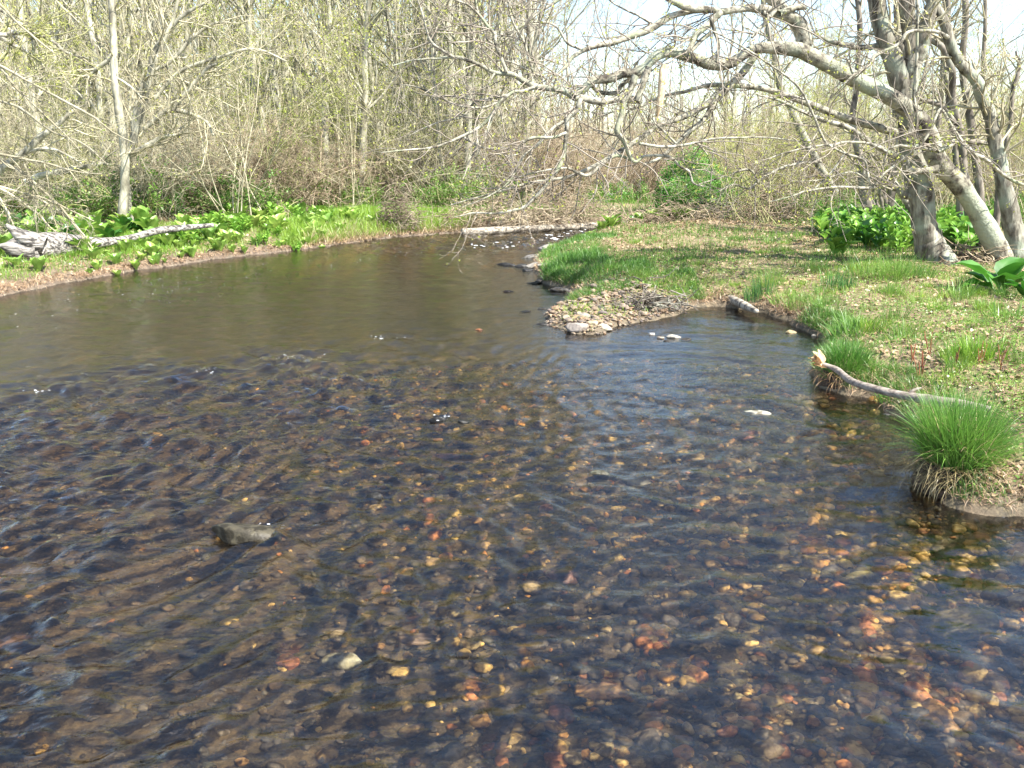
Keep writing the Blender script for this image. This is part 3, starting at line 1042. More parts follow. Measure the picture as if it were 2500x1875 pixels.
xy = xy[keepm]
sz = rr.gamma(2.0, .018, len(xy)).clip(.018, .12) * (1 + .45 * np.clip((xy[:, 0] / xy[:, 1] + .3) / .8, 0, 1))
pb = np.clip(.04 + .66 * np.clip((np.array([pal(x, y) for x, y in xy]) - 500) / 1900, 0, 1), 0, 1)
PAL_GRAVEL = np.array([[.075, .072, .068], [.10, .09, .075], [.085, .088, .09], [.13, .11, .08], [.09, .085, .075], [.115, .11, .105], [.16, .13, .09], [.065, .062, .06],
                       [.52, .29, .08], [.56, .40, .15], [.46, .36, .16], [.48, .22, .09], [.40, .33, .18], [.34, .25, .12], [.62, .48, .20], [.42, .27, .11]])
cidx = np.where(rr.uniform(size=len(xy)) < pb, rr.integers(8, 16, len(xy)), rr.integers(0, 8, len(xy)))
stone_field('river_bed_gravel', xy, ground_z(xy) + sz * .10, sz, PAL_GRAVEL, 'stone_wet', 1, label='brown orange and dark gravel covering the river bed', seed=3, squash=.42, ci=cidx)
# rim of wet stones round the bar and the right bank foot


# ------------------------------------------------------------------ the trees traced from the photograph
def traced(pts, rpx, depth, n=None, jit=0.0, rg=rng):
    """pts: full-res pixels of the centre line; rpx: radii in pixels; depth: world Y for each point"""
    pts = np.array(pts, float)
    rp = np.interp(np.linspace(0, 1, len(pts)), np.linspace(0, 1, len(rpx)), rpx)
    W = np.array([AT(x, y, depth(x, y)) for x, y in pts])
    n = n or max(8, len(pts) * 5)
    c = spline(W, n)
    if jit:
        w = np.cumsum(rg.normal(size=(n, 3)), 0)
        w -= np.linspace(0, 1, n)[:, None] * w[-1]
        c = c + w * jit * np.array([.4, 1.5, .4])
    r = np.interp(np.linspace(0, 1, n), np.linspace(0, 1, len(pts)), rp) * c[:, 1] / FPX
    return c, r


def hd(off=0.0, k=0.0):
    return lambda x, y: 14.9 - 2.4 * (2440 - x) / 1400 + off + k * (x - 1700) / 400


hb_ = on_ground(2446, 632)
HERO = {
    'trunk': [((2452, 668), (2440, 620), (2416, 570), (2388, 518), (2360, 475), (2330, 436), (2293, 397), (2272, 340), (2244, 288), (2200, 252), (2146, 220), (2090, 192), (2036, 163), (1995, 141),
               (1958, 122), (1907, 114), (1848, 115), (1815, 130), (1780, 152), (1739, 154), (1698, 142), (1658, 130), (1625, 125), (1595, 138), (1576, 158), (1552, 174), (1517, 178), (1490, 190),
               (1449, 196), (1432, 211), (1402, 236), (1384, 228), (1362, 219), (1328, 215), (1305, 211), (1271, 194), (1244, 180), (1208, 178), (1176, 160), (1145, 147), (1108, 139), (1060, 142),
               (1010, 146), (960, 160)),
              [34, 28, 25, 23, 22, 22, 23, 21, 20, 20, 19, 18, 18, 17, 17, 14, 12, 12, 12, 13, 12, 12, 12, 12, 11, 11, 10, 10, 10, 9, 8, 8, 8, 7, 7, 6, 6, 5, 4.5, 4, 3.5, 2.6, 2, 1.4], 0, 0],
}
BR = [
    # upper limb and its forks
    ([(1958, 122), (1962, 90), (1950, 60), (1931, 44), (1901, 33), (1861, 24), (1823, 19), (1788, 24), (1761, 30), (1725, 22), (1685, 22), (1655, 12), (1620, -10)], [20, 19, 19, 16, 12, 10, 9, 8, 7, 7, 8, 8, 6], .2),
    ([(1950, 60), (1925, 40), (1895, 12), (1870, -20), (1850, -60)], [14, 16, 15, 13, 11], .25),
    ([(1900, 34), (1940, 18), (1967, 18)], [8, 8, 6], .1),
    ([(1878, 42), (1905, 10), (1925, -20)], [5, 4, 4], -.1),
    ([(1861, 28), (1875, 45), (1850, 75), (1835, 92)], [5, 5, 4, 3], -.2),
    ([(1761, 30), (1740, 48), (1725, 64), (1700, 84), (1687, 110), (1674, 130)], [7, 8, 8, 7, 6, 5], -.1),
    ([(1736, 42), (1747, 78), (1755, 108), (1750, 152)], [5, 5, 4, 4], -.3),
    ([(1735, 80), (1710, 101), (1696, 117), (1680, 138)], [5, 5, 4, 3], 0),
    # second layer below the main limb
    ([(1847, 130), (1806, 187), (1774, 217), (1747, 247), (1720, 290), (1685, 320), (1652, 350), (1612, 385), (1570, 402)], [9, 9, 9, 8, 6, 6, 5, 4, 2], .3),
    ([(1742, 246), (1712, 263), (1671, 285), (1633, 298), (1600, 312), (1573, 331), (1514, 371), (1449, 407), (1385, 432), (1300, 445), (1210, 470), (1100, 500)], [8, 8, 7, 6, 5, 6, 6, 5, 4, 3, 2.4, 1.2], .1),
    ([(1584, 165), (1570, 203), (1556, 246)], [9, 8, 8], -.2),
    ([(1556, 244), (1508, 243), (1462, 249), (1427, 241), (1400, 236)], [9, 8, 8, 9, 9], -.1),
    ([(1552, 185), (1536, 225), (1522, 249), (1517, 285), (1506, 320), (1525, 344), (1536, 374), (1552, 396), (1576, 382), (1633, 385), (1658, 407), (1682, 420), (1693, 447), (1720, 455)],
     [8, 8, 7, 7, 7, 6, 5, 4, 3.5, 3.5, 3, 3, 2.5, 1.5], -.4),
    ([(1552, 396), (1500, 380), (1440, 425), (1410, 420), (1380, 410), (1310, 420), (1240, 440)], [3, 4, 5, 4, 3, 2.5, 1.5], -.3),
    ([(1440, 200), (1458, 222), (1500, 226), (1520, 205), (1545, 190)], [5, 5, 5, 5, 6], .25),
    ([(1418, 240), (1407, 269), (1386, 291), (1382, 328), (1373, 391), (1342, 443), (1299, 490), (1277, 508), (1217, 521), (1160, 520), (1110, 530)], [6, 6, 6, 5, 5, 4.5, 4, 3.5, 2.8, 2, 1.2], -.5),
    ([(1386, 292), (1362, 303), (1339, 323), (1312, 353), (1283, 375), (1268, 399), (1240, 445), (1190, 480), (1130, 505)], [5, 4, 4, 3.5, 3, 2.6, 2.2, 1.8, 1], -.3),
    ([(1382, 325), (1350, 335), (1300, 336), (1275, 350), (1262, 370)], [4, 4, 3.5, 3, 1.5], -.6),
    ([(1305, 214), (1278, 224), (1253, 226), (1226, 246), (1212, 264), (1203, 280), (1172, 310), (1127, 334), (1095, 348), (1050, 362), (1000, 366), (930, 372)], [5, 5, 4, 5, 5, 5, 4, 3.5, 3, 2.5, 2, 1], -.2),
    ([(1130, 334), (1180, 360), (1230, 362), (1270, 372), (1240, 380), (1190, 372)], [3, 3, 3, 2.5, 2, 1], .1),
    ([(1203, 285), (1190, 320), (1180, 350)], [3, 2.4, 1.4], -.3),
    ([(1255, 227), (1200, 240), (1160, 250), (1130, 285), (1080, 296), (1040, 310), (1000, 330)], [4, 3.6, 3, 2.6, 2.2, 2, 1], .3),
    ([(1226, 246), (1180, 262), (1120, 258), (1060, 232), (1015, 212), (960, 205)], [3, 2.6, 2.2, 2, 1.6, 1], .1),
    ([(1237, 176), (1221, 136), (1210, 108), (1210, 75), (1221, 45), (1240, -10)], [5, 4.6, 4.4, 4, 3.4, 3], .0),
    ([(1208, 84), (1188, 61), (1167, 34), (1145, 14), (1108, -2)], [3.6, 3, 3, 2.6, 2.2], -.1),
    ([(1206, 108), (1188, 92), (1176, 55), (1165, 20), (1160, -10)], [2.8, 2.4, 2, 2, 1.6], .3),
    ([(1108, 139), (1077, 122), (1052, 102), (1043, 79), (1034, 45), (1018, -5)], [3.4, 3, 3, 2.8, 2.4, 2], -.2),
    ([(1208, 180), (1190, 205), (1180, 218)], [2.6, 2, 1.2], 0),
    ([(1305, 178), (1308, 150), (1325, 115), (1328, 80), (1318, 55), (1322, -5)], [3.4, 3.2, 3, 2.6, 2.4, 2], .3),
    ([(1303, 180), (1290, 140), (1280, 105), (1255, 60), (1243, 18), (1252, -10)], [4, 3.4, 3, 3, 2.6, 2.4], .1),
    ([(1340, 212), (1330, 190), (1303, 178), (1280, 166), (1240, 150), (1180, 152)], [3.4, 3, 3, 2.4, 2, 1], .2),
    ([(1735, 24), (1690, 26), (1638, 40), (1590, 70), (1536, 92), (1489, 106), (1441, 117), (1400, 138), (1380, 163), (1352, 187), (1330, 212)], [6, 7, 8, 8, 7, 7, 6, 5, 4, 3, 2], .3),
    ([(1423, 122), (1385, 105), (1365, 75), (1340, 55), (1300, 58), (1262, 45)], [3, 3, 2.5, 2, 1.6, 1], .6),
    ([(1340, 55), (1290, 55), (1250, 80), (1210, 96)], [2.5, 2, 1.6, 1], .3),
    ([(1600, 62), (1560, 40), (1500, 10), (1480, -10)], [3, 2.4, 2, 1.6], .8),
    ([(1380, -10), (1330, 22), (1290, 52), (1245, 90), (1180, 130)], [4, 3.4, 3, 2.4, 1], .9),
    # long arcs to the right-hand trunks
    ([(2201, 328), (2130, 306), (2063, 287), (1981, 255), (1915, 231), (1848, 214), (1780, 209), (1725, 209), (1671, 225), (1617, 236), (1560, 262), (1500, 272), (1440, 300)],
     [9, 9, 9, 8, 7, 6, 6, 5, 4, 3.4, 3, 2.2, 1], 1.0),
    ([(2290, 410), (2250, 418), (2216, 412), (2206, 390), (2171, 375), (2144, 360), (2103, 334), (2063, 309), (2008, 293), (1954, 271), (1900, 245), (1850, 232)],
     [8, 8, 8, 8, 7, 7, 6, 6, 5, 4, 3, 2], -.3),
    ([(2165, 372), (2122, 350), (2063, 346), (2022, 352), (1989, 284), (1962, 230), (1931, 195), (1834, 127), (1752, 81), (1700, 55)], [4, 3.4, 3.2, 3.4, 3, 2.6, 2.4, 2, 1.6, 1], -.8),
    ([(2022, 352), (1980, 360), (1941, 366), (1900, 378), (1860, 392)], [3, 2.6, 2.2, 2, 1], -.8),
    ([(2022, 354), (2063, 374), (2109, 390), (2116, 415), (2124, 446), (2138, 453), (2111, 458), (2035, 456), (1968, 466), (1930, 480), (1880, 492)], [3, 3, 3, 3.2, 3.6, 4.6, 4, 3, 2.4, 1.8, 1], -.9),
    ([(2138, 453), (2155, 425), (2195, 395), (2230, 365)], [4, 3, 2.4, 1.6], -1.0),
    ([(2063, 374), (2030, 420), (1990, 460)], [3, 3, 2.4], -.9),
    ([(2124, 446), (2080, 420), (2000, 440), (1930, 442)], [2.2, 2, 1.6, 1], -.9),
    ([(1560, 350), (1620, 358), (1680, 352), (1740, 340), (1800, 336), (1870, 335), (1960, 345)], [4, 4, 3.6, 3, 2.4, 2, 1], -.5),
    ([(1650, 350), (1620, 320), (1600, 300), (1575, 262)], [3, 2.6, 2, 1], -.4),
    ([(1700, 345), (1715, 362), (1728, 378)], [3, 2, 1], -.5),
    # pale fallen looking spray low on the right
    ([(2000, 395), (1960, 398), (1915, 408), (1880, 425), (1850, 445), (1830, 462), (1790, 452), (1750, 470)], [4, 4, 3.6, 3.2, 3, 2.6, 2, 1], .6),
    ([(1850, 445), (1835, 418), (1815, 415), (1780, 428), (1740, 440), (1700, 452)], [3, 2.8, 2.6, 2, 1.8, 1], .6),
    ([(2315, 92), (2279, 77), (2217, 79), (2193, 108), (2136, 136), (2125, 155), (2090, 178), (2060, 205)], [4.4, 4, 4, 4, 4, 3.6, 3, 2], -.7),
    ([(2084, 182), (2070, 150), (2060, 135)], [3, 2.4, 1.5], -.6),
    ([(2240, 285), (2232, 240), (2238, 160), (2242, 80), (2240, 0), (2238, -20)], [4, 4, 3.6, 3.2, 2.8, 2.4], -.5),
    ([(2330, 345), (2290, 366), (2250, 360), (2200, 355), (2170, 362)], [6, 5, 4, 3.6, 2], -.7),
    ([(2245, 360), (2270, 320), (2296, 268), (2318, 300), (2345, 342), (2375, 375), (2405, 390), (2440, 420), (2470, 440), (2500, 452)], [3, 3, 3.4, 4, 4.4, 5, 5, 4.4, 4, 3.4], -.8),
    ([(2345, 343), (2290, 370)], [4, 5], -.8),
]
hero = thing('leaning_tree', [], tuple(hb_), 0, 1, 'big mottled tree leaning from the right bank, crooked limbs arching out over the river', 'tree')


def hobj(pn, mb_, mats, parent, origin):
    me = mb_.mesh(pn, mats)
    me.transform(Matrix.Translation(-Vector(origin)))
    return obj(pn, me, parent)


allP, allR = [], []
pts, rpx, off, kk = HERO['trunk']
c, r = traced(pts, rpx, hd(), 190, .006)
m = MB()
m.tubes(c, r, 16, 0, rough=.10, rf=7.0, seed=3)
hobj('trunk', m, M['bark_smooth'], hero, hb_)
seg = []


def resamp(c, r, k=9):
    t = np.linspace(0, len(c) - 1, k)
    i = np.minimum(t.astype(int), len(c) - 2)
    f = (t - i)[:, None]
    return c[i] * (1 - f) + c[i + 1] * f, r[i] * (1 - f[:, 0]) + r[i + 1] * f[:, 0]


seg.append(resamp(c[90:], r[90:], 24))
tw_src = [resamp(c[a:a + 30], r[a:a + 30], 9) for a in range(60, 190, 13) if a + 30 <= 190]
for pts, rpx, off in BR:
    c, r = traced(pts, rpx, hd(off), None, .004)
    m = MB()
    m.tubes(c, r, 9 if max(rpx) > 5 else 6, 0, rough=.10, rf=16.0, seed=5)
    hobj('branch', m, M['limb'], hero, hb_)
    q = resamp(c, r, 9)
    tw_src.append(q)
    if len(pts) > 7:
        tw_src.append(q)
# the snapped limb hanging down
c, r = traced([(1624, 158), (1618, 178), (1615, 200), (1614, 230), (1610, 258), (1605, 286)], [9, 9, 8, 8, 7, 1.5], hd(-.45), 30, .002)
m = MB()
m.tubes(c, r, 9, 0, rough=.15, rf=25, seed=6)
o = hobj('broken_branch', m, M['fresh_wood'], hero, hb_)
o['label'] = 'snapped limb hanging down with bare yellow wood'
P0 = np.stack([q[0] for q in tw_src])
R0 = np.stack([np.minimum(q[1], .03) for q in tw_src])
rg = np.random.default_rng(21)
m = MB()
P1, R1 = grow(P0, R0, 6, .08, 1, .95, 0, .5, 10, .13, .0, Labs=1.25, rmin=.0048, rg=rg)
R1 = np.minimum(R1, .009)
m.tubes(P1, R1, 4, 0)
P2, R2 = grow(P1, R1, 4, .12, 1, .7, .5, .7, 7, .15, .015, rmin=.0034, rg=rg)
m.tubes(P2, R2, 3, 0)
P3, R3 = grow(P2, R2, 3, .1, 1, .75, .5, .8, 4, .2, .02, rmin=.0024, rg=rg)
m.tubes(P3, R3, 3, 0)
buds(m, P2, .9, .045, 1, .02, rg=rg, tmin=.6)
buds(m, P3, .30, .04, 1, .02, rg=rg, tmin=.6)
hobj('twigs', m, [M['twig_hero'], M['bud']], hero, hb_)
# leafing spray low on the right
m = MB()
lowsrc = [q for q in tw_src if 3.2 < q[0][:, 0].mean() < 7.5 and q[0][:, 2].mean() < 2.8]
if lowsrc:
    P0 = np.stack([q[0] for q in lowsrc])
    R0 = np.stack([np.minimum(q[1], .03) for q in lowsrc])
    P1, R1 = grow(P0, R0, 6, .1, 1, .9, 0, .5, 6, .18, .02, Labs=.5, rmin=.004, rg=rg)
    m.tubes(P1, np.minimum(R1, .008), 3, 0)
    buds(m, P1, 5, .05, 1, .03, rg=rg)
    hobj('young_leaves', m, [M['twig_hero'], M['bud']], hero, hb_)


def traced_tree(label, stems, depth, base_px, bark='bark_big', twig='twig_pale', bud=.6, n1=7, group=None, sides=12, L1=1.6, rough=.1, name='tree', twigs=True, rmin=.005, t0=.35, dens=4, cat='tree'):
    b = on_ground(*base_px) if base_px else np.array(AT(stems[0][0][0][0], stems[0][0][0][1], depth))
    e = thing(name, [], tuple(b), 0, 1, label, cat, group)
    src = []
    for i, (pts, rpx) in enumerate(stems):
        c, r = traced(pts, rpx, (lambda x, y: depth), max(14, len(pts) * 8), .006)
        mm = MB()
        mm.tubes(c, r, sides, 0, rough=rough, rf=5, seed=i + 9)
        hobj('trunk' if i == 0 else 'branch', mm, M[bark], e, b)
        src.append(resamp(c, r, 9))
    if twigs:
        P0 = np.stack([q[0] for q in src])
        R0 = np.stack([np.minimum(q[1], .05) for q in src])
        mm = MB()
        P1, R1 = grow(P0, R0, n1, t0, 1, .8, 0, .5, 9, .15, .03, Labs=L1, rmin=rmin * 1.5, rg=rg)
        mm.tubes(P1, R1, 4, 0)
        P2, R2 = grow(P1, R1, dens, .15, 1, .75, .55, .6, 6, .18, .02, rmin=rmin, rg=rg)
        mm.tubes(P2, R2, 3, 0)
        P3, R3 = grow(P2, R2, dens, .1, 1, .75, .55, .8, 4, .2, .0, rmin=rmin * .8, rg=rg)
        mm.tubes(P3, R3, 3, 0)
        buds(mm, P3, bud, .045, 1, .03, rg=rg)
        hobj('twigs', mm, [M[twig], M['bud']], e, b)
    return e


b2 = on_ground(2288, 640)
D2 = b2[1]
traced_tree('thick upright lichen spotted tree with a flared foot on the right bank',
            [([(2300, 668), (2289, 632), (2272, 585), (2260, 540), (2252, 470), (2248, 431), (2233, 360), (2222, 298), (2206, 217), (2185, 149), (2160, 81), (2144, 0), (2130, -80), (2120, -160)],
              [50, 41, 34, 30, 27, 26, 25, 24, 23, 22, 21, 20, 18, 17]),
             ([(2212, 240), (2222, 190), (2222, 135), (2218, 60), (2217, -10), (2225, -90)], [20, 16, 15, 16, 17, 15]),
             ([(2218, 230), (2232, 170), (2250, 110), (2268, 40), (2290, -30), (2310, -90)], [18, 17, 17, 15, 13, 11]),
             ([(2215, 145), (2180, 90), (2160, 75)], [9, 8, 7]),
             ([(2150, 110), (2110, 115), (2060, 108), (2010, 95), (1980, 80)], [8, 7, 6, 4, 2]),
             ([(2235, 480), (2210, 478), (2188, 458), (2172, 430), (2165, 400)], [8, 8, 7, 6, 5])],
            D2, (2288, 640), n1=6, L1=1.5)
# flaring roots at the foot
traced_tree('slim rugged tree bending left beside the leaning tree at the right edge',
            [([(2494, 650), (2486, 616), (2480, 567), (2469, 513), (2452, 440), (2440, 385), (2431, 339), (2423, 285), (2401, 230), (2382, 190), (2347, 155), (2323, 108), (2307, 54), (2276, 0), (2255, -60)],
              [34, 25, 21, 20, 17, 16, 15, 14, 14, 13, 13, 12, 11, 11, 10]),
             ([(2452, 440), (2450, 400), (2440, 350), (2432, 310)], [8, 8, 7, 5])],
            D2 + .6, (2490, 640), n1=9, L1=1.4, bark='bark_big')
traced_tree('dark crooked thin tree arching left of the slim rugged tree',
            [([(2368, 560), (2362, 480), (2355, 420), (2347, 352), (2334, 271), (2326, 217), (2318, 160), (2293, 114), (2250, 92), (2220, 75)], [11, 10, 9, 9, 8, 8, 7, 7, 6, 4]),
             ([(2334, 300), (2300, 262), (2270, 250), (2240, 240)], [6, 6, 5, 3]),
             ([(2330, 330), (2370, 345), (2420, 350)], [6, 5, 4])],
            D2 + 2.2, None, bark='bark_dark', n1=9, L1=1.5)
traced_tree('dark forked sapling with a broken top close to the right edge',
            [([(2430, 560), (2446, 420), (2458, 366), (2472, 298), (2480, 217), (2494, 165), (2480, 125)], [8, 7, 6, 5, 5, 4, 2])], D2 + 1.5, None, bark='bark_dark', n1=12, L1=1.1)
traced_tree('pale leaning trunk slanting down to the right behind the long arched limbs',
            [([(2040, 470), (2005, 415), (1964, 339), (1928, 262), (1900, 200), (1885, 120), (1868, 40), (1860, -60)], [9, 9, 9, 9, 8, 7, 6, 5])], 27, None, bark='bark_pale', n1=16, L1=3.0, rmin=.006, dens=5)
traced_tree('short dark hollow trunk rising behind the false hellebore patch',
            [([(2134, 540), (2126, 515), (2114, 480), (2107, 455), (2100, 400), (2080, 300), (2092, 200), (2100, 60), (2085, -40)], [20, 15, 13, 12, 9, 7, 6, 6, 5])], D2 + 5, None, bark='bark_dark', n1=16, L1=1.8)
traced_tree('group of thin grey stems growing from one stool behind the hellebore patch',
            [([(2176, 545), (2172, 526), (2178, 470), (2182, 430), (2190, 330), (2180, 200)], [13, 10, 9, 8, 6, 4]), ([(2160, 540), (2150, 480), (2140, 430), (2110, 380)], [5, 4, 4, 2]),
             ([(2166, 540), (2160, 470), (2152, 410), (2165, 330)], [5, 4, 3, 2]), ([(2150, 535), (2140, 490), (2120, 440), (2095, 420)], [4, 4, 3, 2])], D2 + 6, None, bark='bark_dark', n1=7, L1=1.4)
traced_tree('dark trunk standing directly behind the lichen spotted trunk',
            [([(2226, 545), (2222, 500), (2218, 430), (2205, 350), (2200, 200), (2190, 50), (2190, -60)], [14, 12, 12, 9, 8, 7, 6])], D2 + 5, None, bark='bark_dark', n1=9, L1=1.6)
traced_tree('thin trunk leaning right between the lichen spotted trunk and the leaning tree',
            [([(2228, 520), (2208, 485), (2190, 455), (2165, 410), (2120, 370)], [7, 7, 6, 5, 3])], D2 + 1.6, None, bark='bark_smooth', n1=4, L1=1.0, sides=8)
for i, (x0, x1, w, lab) in enumerate([(2345, 2310, 9, 'grey trunk seen just left of the dark crooked thin tree'), (2395, 2350, 11, 'dark upright trunk between the leaning tree and the slim rugged tree'),
                                      (2440, 2400, 7, 'thin vertical stem right of the dark upright trunk'), (2275, 2300, 8, 'slender trunk showing above the leaning tree foot')]):
    traced_tree(lab, [([(x0, 560), (x0 - 4, 450), ((x0 + x1) / 2, 330), (x1, 180), (x1 + 5, 20), (x1, -80)], [w, w * .9, w * .8, w * .7, w * .6, w * .5])], D2 + 4 + i * 1.3, None, bark='bark_dark', n1=16, L1=2.0,
                group='slender trunks behind the right bank')

# left bank trees
traced_tree('tallest straight silvery trunk standing clear of the thicket on the left bank',
            [([(296, 560), (297, 520), (302, 440), (300, 360), (293, 300), (288, 265), (279, 192), (275, 113), (273, 40), (270, -30), (268, -120)], [14, 11, 10, 10, 10, 9, 9, 8, 8, 7, 6]),
             ([(277, 130), (262, 150), (232, 170), (212, 188)], [5, 5, 5, 4]), ([(285, 190), (315, 210), (345, 240)], [3, 3, 2])], 22.5, None, bark='bark_pale', n1=8, L1=2.0, t0=.5)
traced_tree('many stemmed pale tree spreading fan like just right of the tall silvery trunk',
            [([(318, 560), (310, 480), (306, 400), (316, 373), (343, 282), (362, 203), (373, 136), (407, 79), (452, 34), (500, 8)], [12, 10, 9, 9, 8, 8, 6, 5, 4, 3]),
             ([(330, 350), (330, 290), (343, 230), (352, 195)], [8, 7, 6, 5]), ([(362, 203), (390, 130), (420, 60), (440, -10)], [5, 5, 4, 3]),
             ([(350, 316), (395, 278), (418, 269), (452, 274), (500, 296), (520, 330)], [6, 6, 6, 6, 4, 3]), ([(380, 170), (420, 150), (470, 95), (520, 60), (560, 55)], [4, 4, 4, 3, 2]),
             ([(425, 268), (455, 225), (500, 172), (530, 155)], [5, 5, 4, 3]), ([(320, 380), (345, 365), (400, 335), (440, 330)], [6, 6, 5, 3]), ([(380, 240), (440, 175), (520, 145), (620, 120), (700, 150)], [4, 4, 4, 3, 2])],
            23.5, None, bark='bark_pale', n1=8, L1=2.4, bud=1.0, t0=.2)
traced_tree('pale trunk leaning steeply right out of the lower left edge of the thicket',
            [([(-40, 470), (0, 416), (65, 369), (100, 334), (143, 304), (180, 270)], [10, 9, 8, 8, 6, 4]), ([(65, 372), (110, 362), (150, 372), (200, 400)], [4, 4, 3, 2])], 20.5, None, bark='bark_pale', n1=8, L1=1.4, t0=.2)
traced_tree('low grey limb lying nearly level behind the hanging twigs at the left',
            [([(60, 445), (100, 428), (174, 412), (225, 402), (262, 398)], [8, 7, 6, 5, 4])], 21, None, bark='bark_pale', n1=5, L1=1.0, t0=.2, name='fallen_limb', cat='limb')
traced_tree('dark mossy arching branch tree whose limbs cross the upper left corner',
            [([(-60, 60), (0, 86), (30, 80), (87, 84), (125, 100), (165, 130), (217, 143)], [7, 6, 5, 5, 4, 3, 2]), ([(0, 90), (30, 108), (65, 126), (100, 155), (118, 180)], [5, 5, 4, 3, 2]),
             ([(-20, 10), (40, 50), (70, 80), (82, 140)], [4, 3, 3, 2])], 19.5, None, bark='limb', n1=14, L1=1.5, bud=2.0, t0=.1, twig='twig_olive')
# overhanging bleached twigs at the left edge
HANG = [([(-60, 140), (0, 160), (65, 195), (152, 243), (226, 282), (278, 321), (330, 350)], [4, 3.4, 3, 3, 2.5, 2, 1]),
        ([(-60, 130), (0, 165), (43, 217), (108, 282), (160, 330), (200, 372)], [4, 3.4, 3, 2.4, 2, 1]),
        ([(-60, 370), (0, 377), (60, 388), (108, 399), (182, 421), (250, 425)], [4, 3.6, 3, 2.6, 2, 1]),
        ([(-60, 360), (0, 390), (65, 434), (130, 490), (175, 545), (220, 610)], [4.4, 4, 3.4, 3, 2.4, 1.2]),
        ([(-60, 440), (0, 455), (87, 480), (150, 520), (200, 570), (235, 620)], [4, 3.6, 3, 2.4, 2, 1]),
        ([(-40, 445), (20, 470), (90, 520), (130, 560), (185, 588)], [3.6, 3, 2.6, 2, 1]),
        ([(-30, 480), (5, 500), (20, 545), (30, 575)], [3.6, 3, 2.4, 1.4]), ([(-10, 470), (20, 520), (40, 560), (60, 585)], [3, 2.6, 2, 1]),
        ([(60, 400), (75, 450), (85, 500), (95, 545)], [2.4, 2, 1.6, 1]), ([(108, 399), (115, 440), (120, 500), (140, 560)], [2.4, 2, 1.6, 1]),
        ([(-60, -20), (0, 10), (40, 50), (110, 110), (160, 150)], [3.6, 3, 2.4, 2, 1]), ([(-40, 240), (40, 262), (120, 320), (200, 352), (260, 400)], [3.4, 3, 2.4, 2, 1]),
        ([(-60, 520), (60, 330 + 150), (140, 500), (230, 540)], [3, 2.4, 2, 1])]
traced_tree('bleached bare twigs drooping in from the left edge over the weathered driftwood log', HANG, 17.5, None, bark='twig_pale', twig='twig_pale', n1=9, L1=.9, bud=.25, t0=.15, sides=6, name='drooping_branches',
            cat='branches', rmin=.004)

# ------------------------------------------------------------------ logs
def log(label, pts, rpx, z=.05, mat='log_pale', name='fallen_log', cat='log', sides=14, rough=.08, rf=9):
    W = []
    rp = np.interp(np.linspace(0, 1, len(pts)), np.linspace(0, 1, len(rpx)), rpx)
    for (x, y), r_ in zip(pts, rp):
        W.append(G(x, y, z))
    W = np.array(W)
    n = len(pts) * 8
    c = spline(W, n)
    r = np.interp(np.linspace(0, 1, n), np.linspace(0, 1, len(pts)), rp) * c[:, 1] / FPX
    c = np.concatenate([c[:1] - (c[1] - c[0]) * .02, c, c[-1:] + (c[-1] - c[-2]) * .02])
    r = np.concatenate([[.002], r, [.002]])
    m = MB()
    m.tubes(c, r, sides, 0, rough=rough, rf=rf, seed=4)
    o = obj(name, m.mesh(name, M[mat]))
    return tag(o, label, cat)


far_log = log('long sun bleached log lying along the waterline of the far bank', [(1128, 566), (1180, 564), (1234, 561), (1300, 558), (1400, 554), (1494, 550), (1545, 547)], [8, 9, 9, 8, 8, 10, 7], z=.09, rough=.06)
log('pale log end poking from the far bank behind the peninsula grass', [(1700, 545), (1740, 543), (1790, 541), (1812, 540)], [2.5, 4, 4, 2], z=.1)
log('short mottled log stub lying in the still pool against the right bank', [(1768, 721), (1800, 737), (1822, 748), (1848, 760)], [10, 10, 9, 5], z=.10, rough=.14)

# driftwood: root flare + trunk
db = on_ground(110, 640)
drift = thing('driftwood_log', [], tuple(db), 0, 1, 'huge bleached driftwood log with a flared upturned root end on the left bank', 'log')
D = 16.5
c, r = traced([(20, 612), (60, 604), (110, 602), (160, 600), (200, 596), (250, 592), (300, 586), (352, 572), (393, 562), (450, 556), (520, 550)], [20, 31, 33, 31, 22, 12, 9, 8, 8, 7, 5], lambda x, y: D + x * .0065, 90)
c = np.concatenate([c[:1] - (c[1] - c[0]) * .05, c])
r = np.concatenate([[.01], r])
m = MB()
m.tubes(c, r, 22, 0, rough=.16, rf=5.5, seed=12)
hobj('trunk', m, M['driftwood'], drift, db)
for pts, rp, pn in [([(110, 598), (78, 588), (50, 574), (30, 560), (14, 548)], [22, 24, 16, 9, 3], 'root'), ([(90, 612), (50, 612), (20, 604), (0, 600)], [24, 20, 12, 5], 'root'),
                    ([(100, 620), (60, 634), (36, 648)], [20, 14, 6], 'root')]:
    c, r = traced(pts, rp, lambda x, y: D - .15 + x * .002, 24)
    m = MB()
    m.tubes(c, r, 14, 0, rough=.2, rf=6, seed=13)
    hobj(pn, m, M['driftwood'], drift, db)

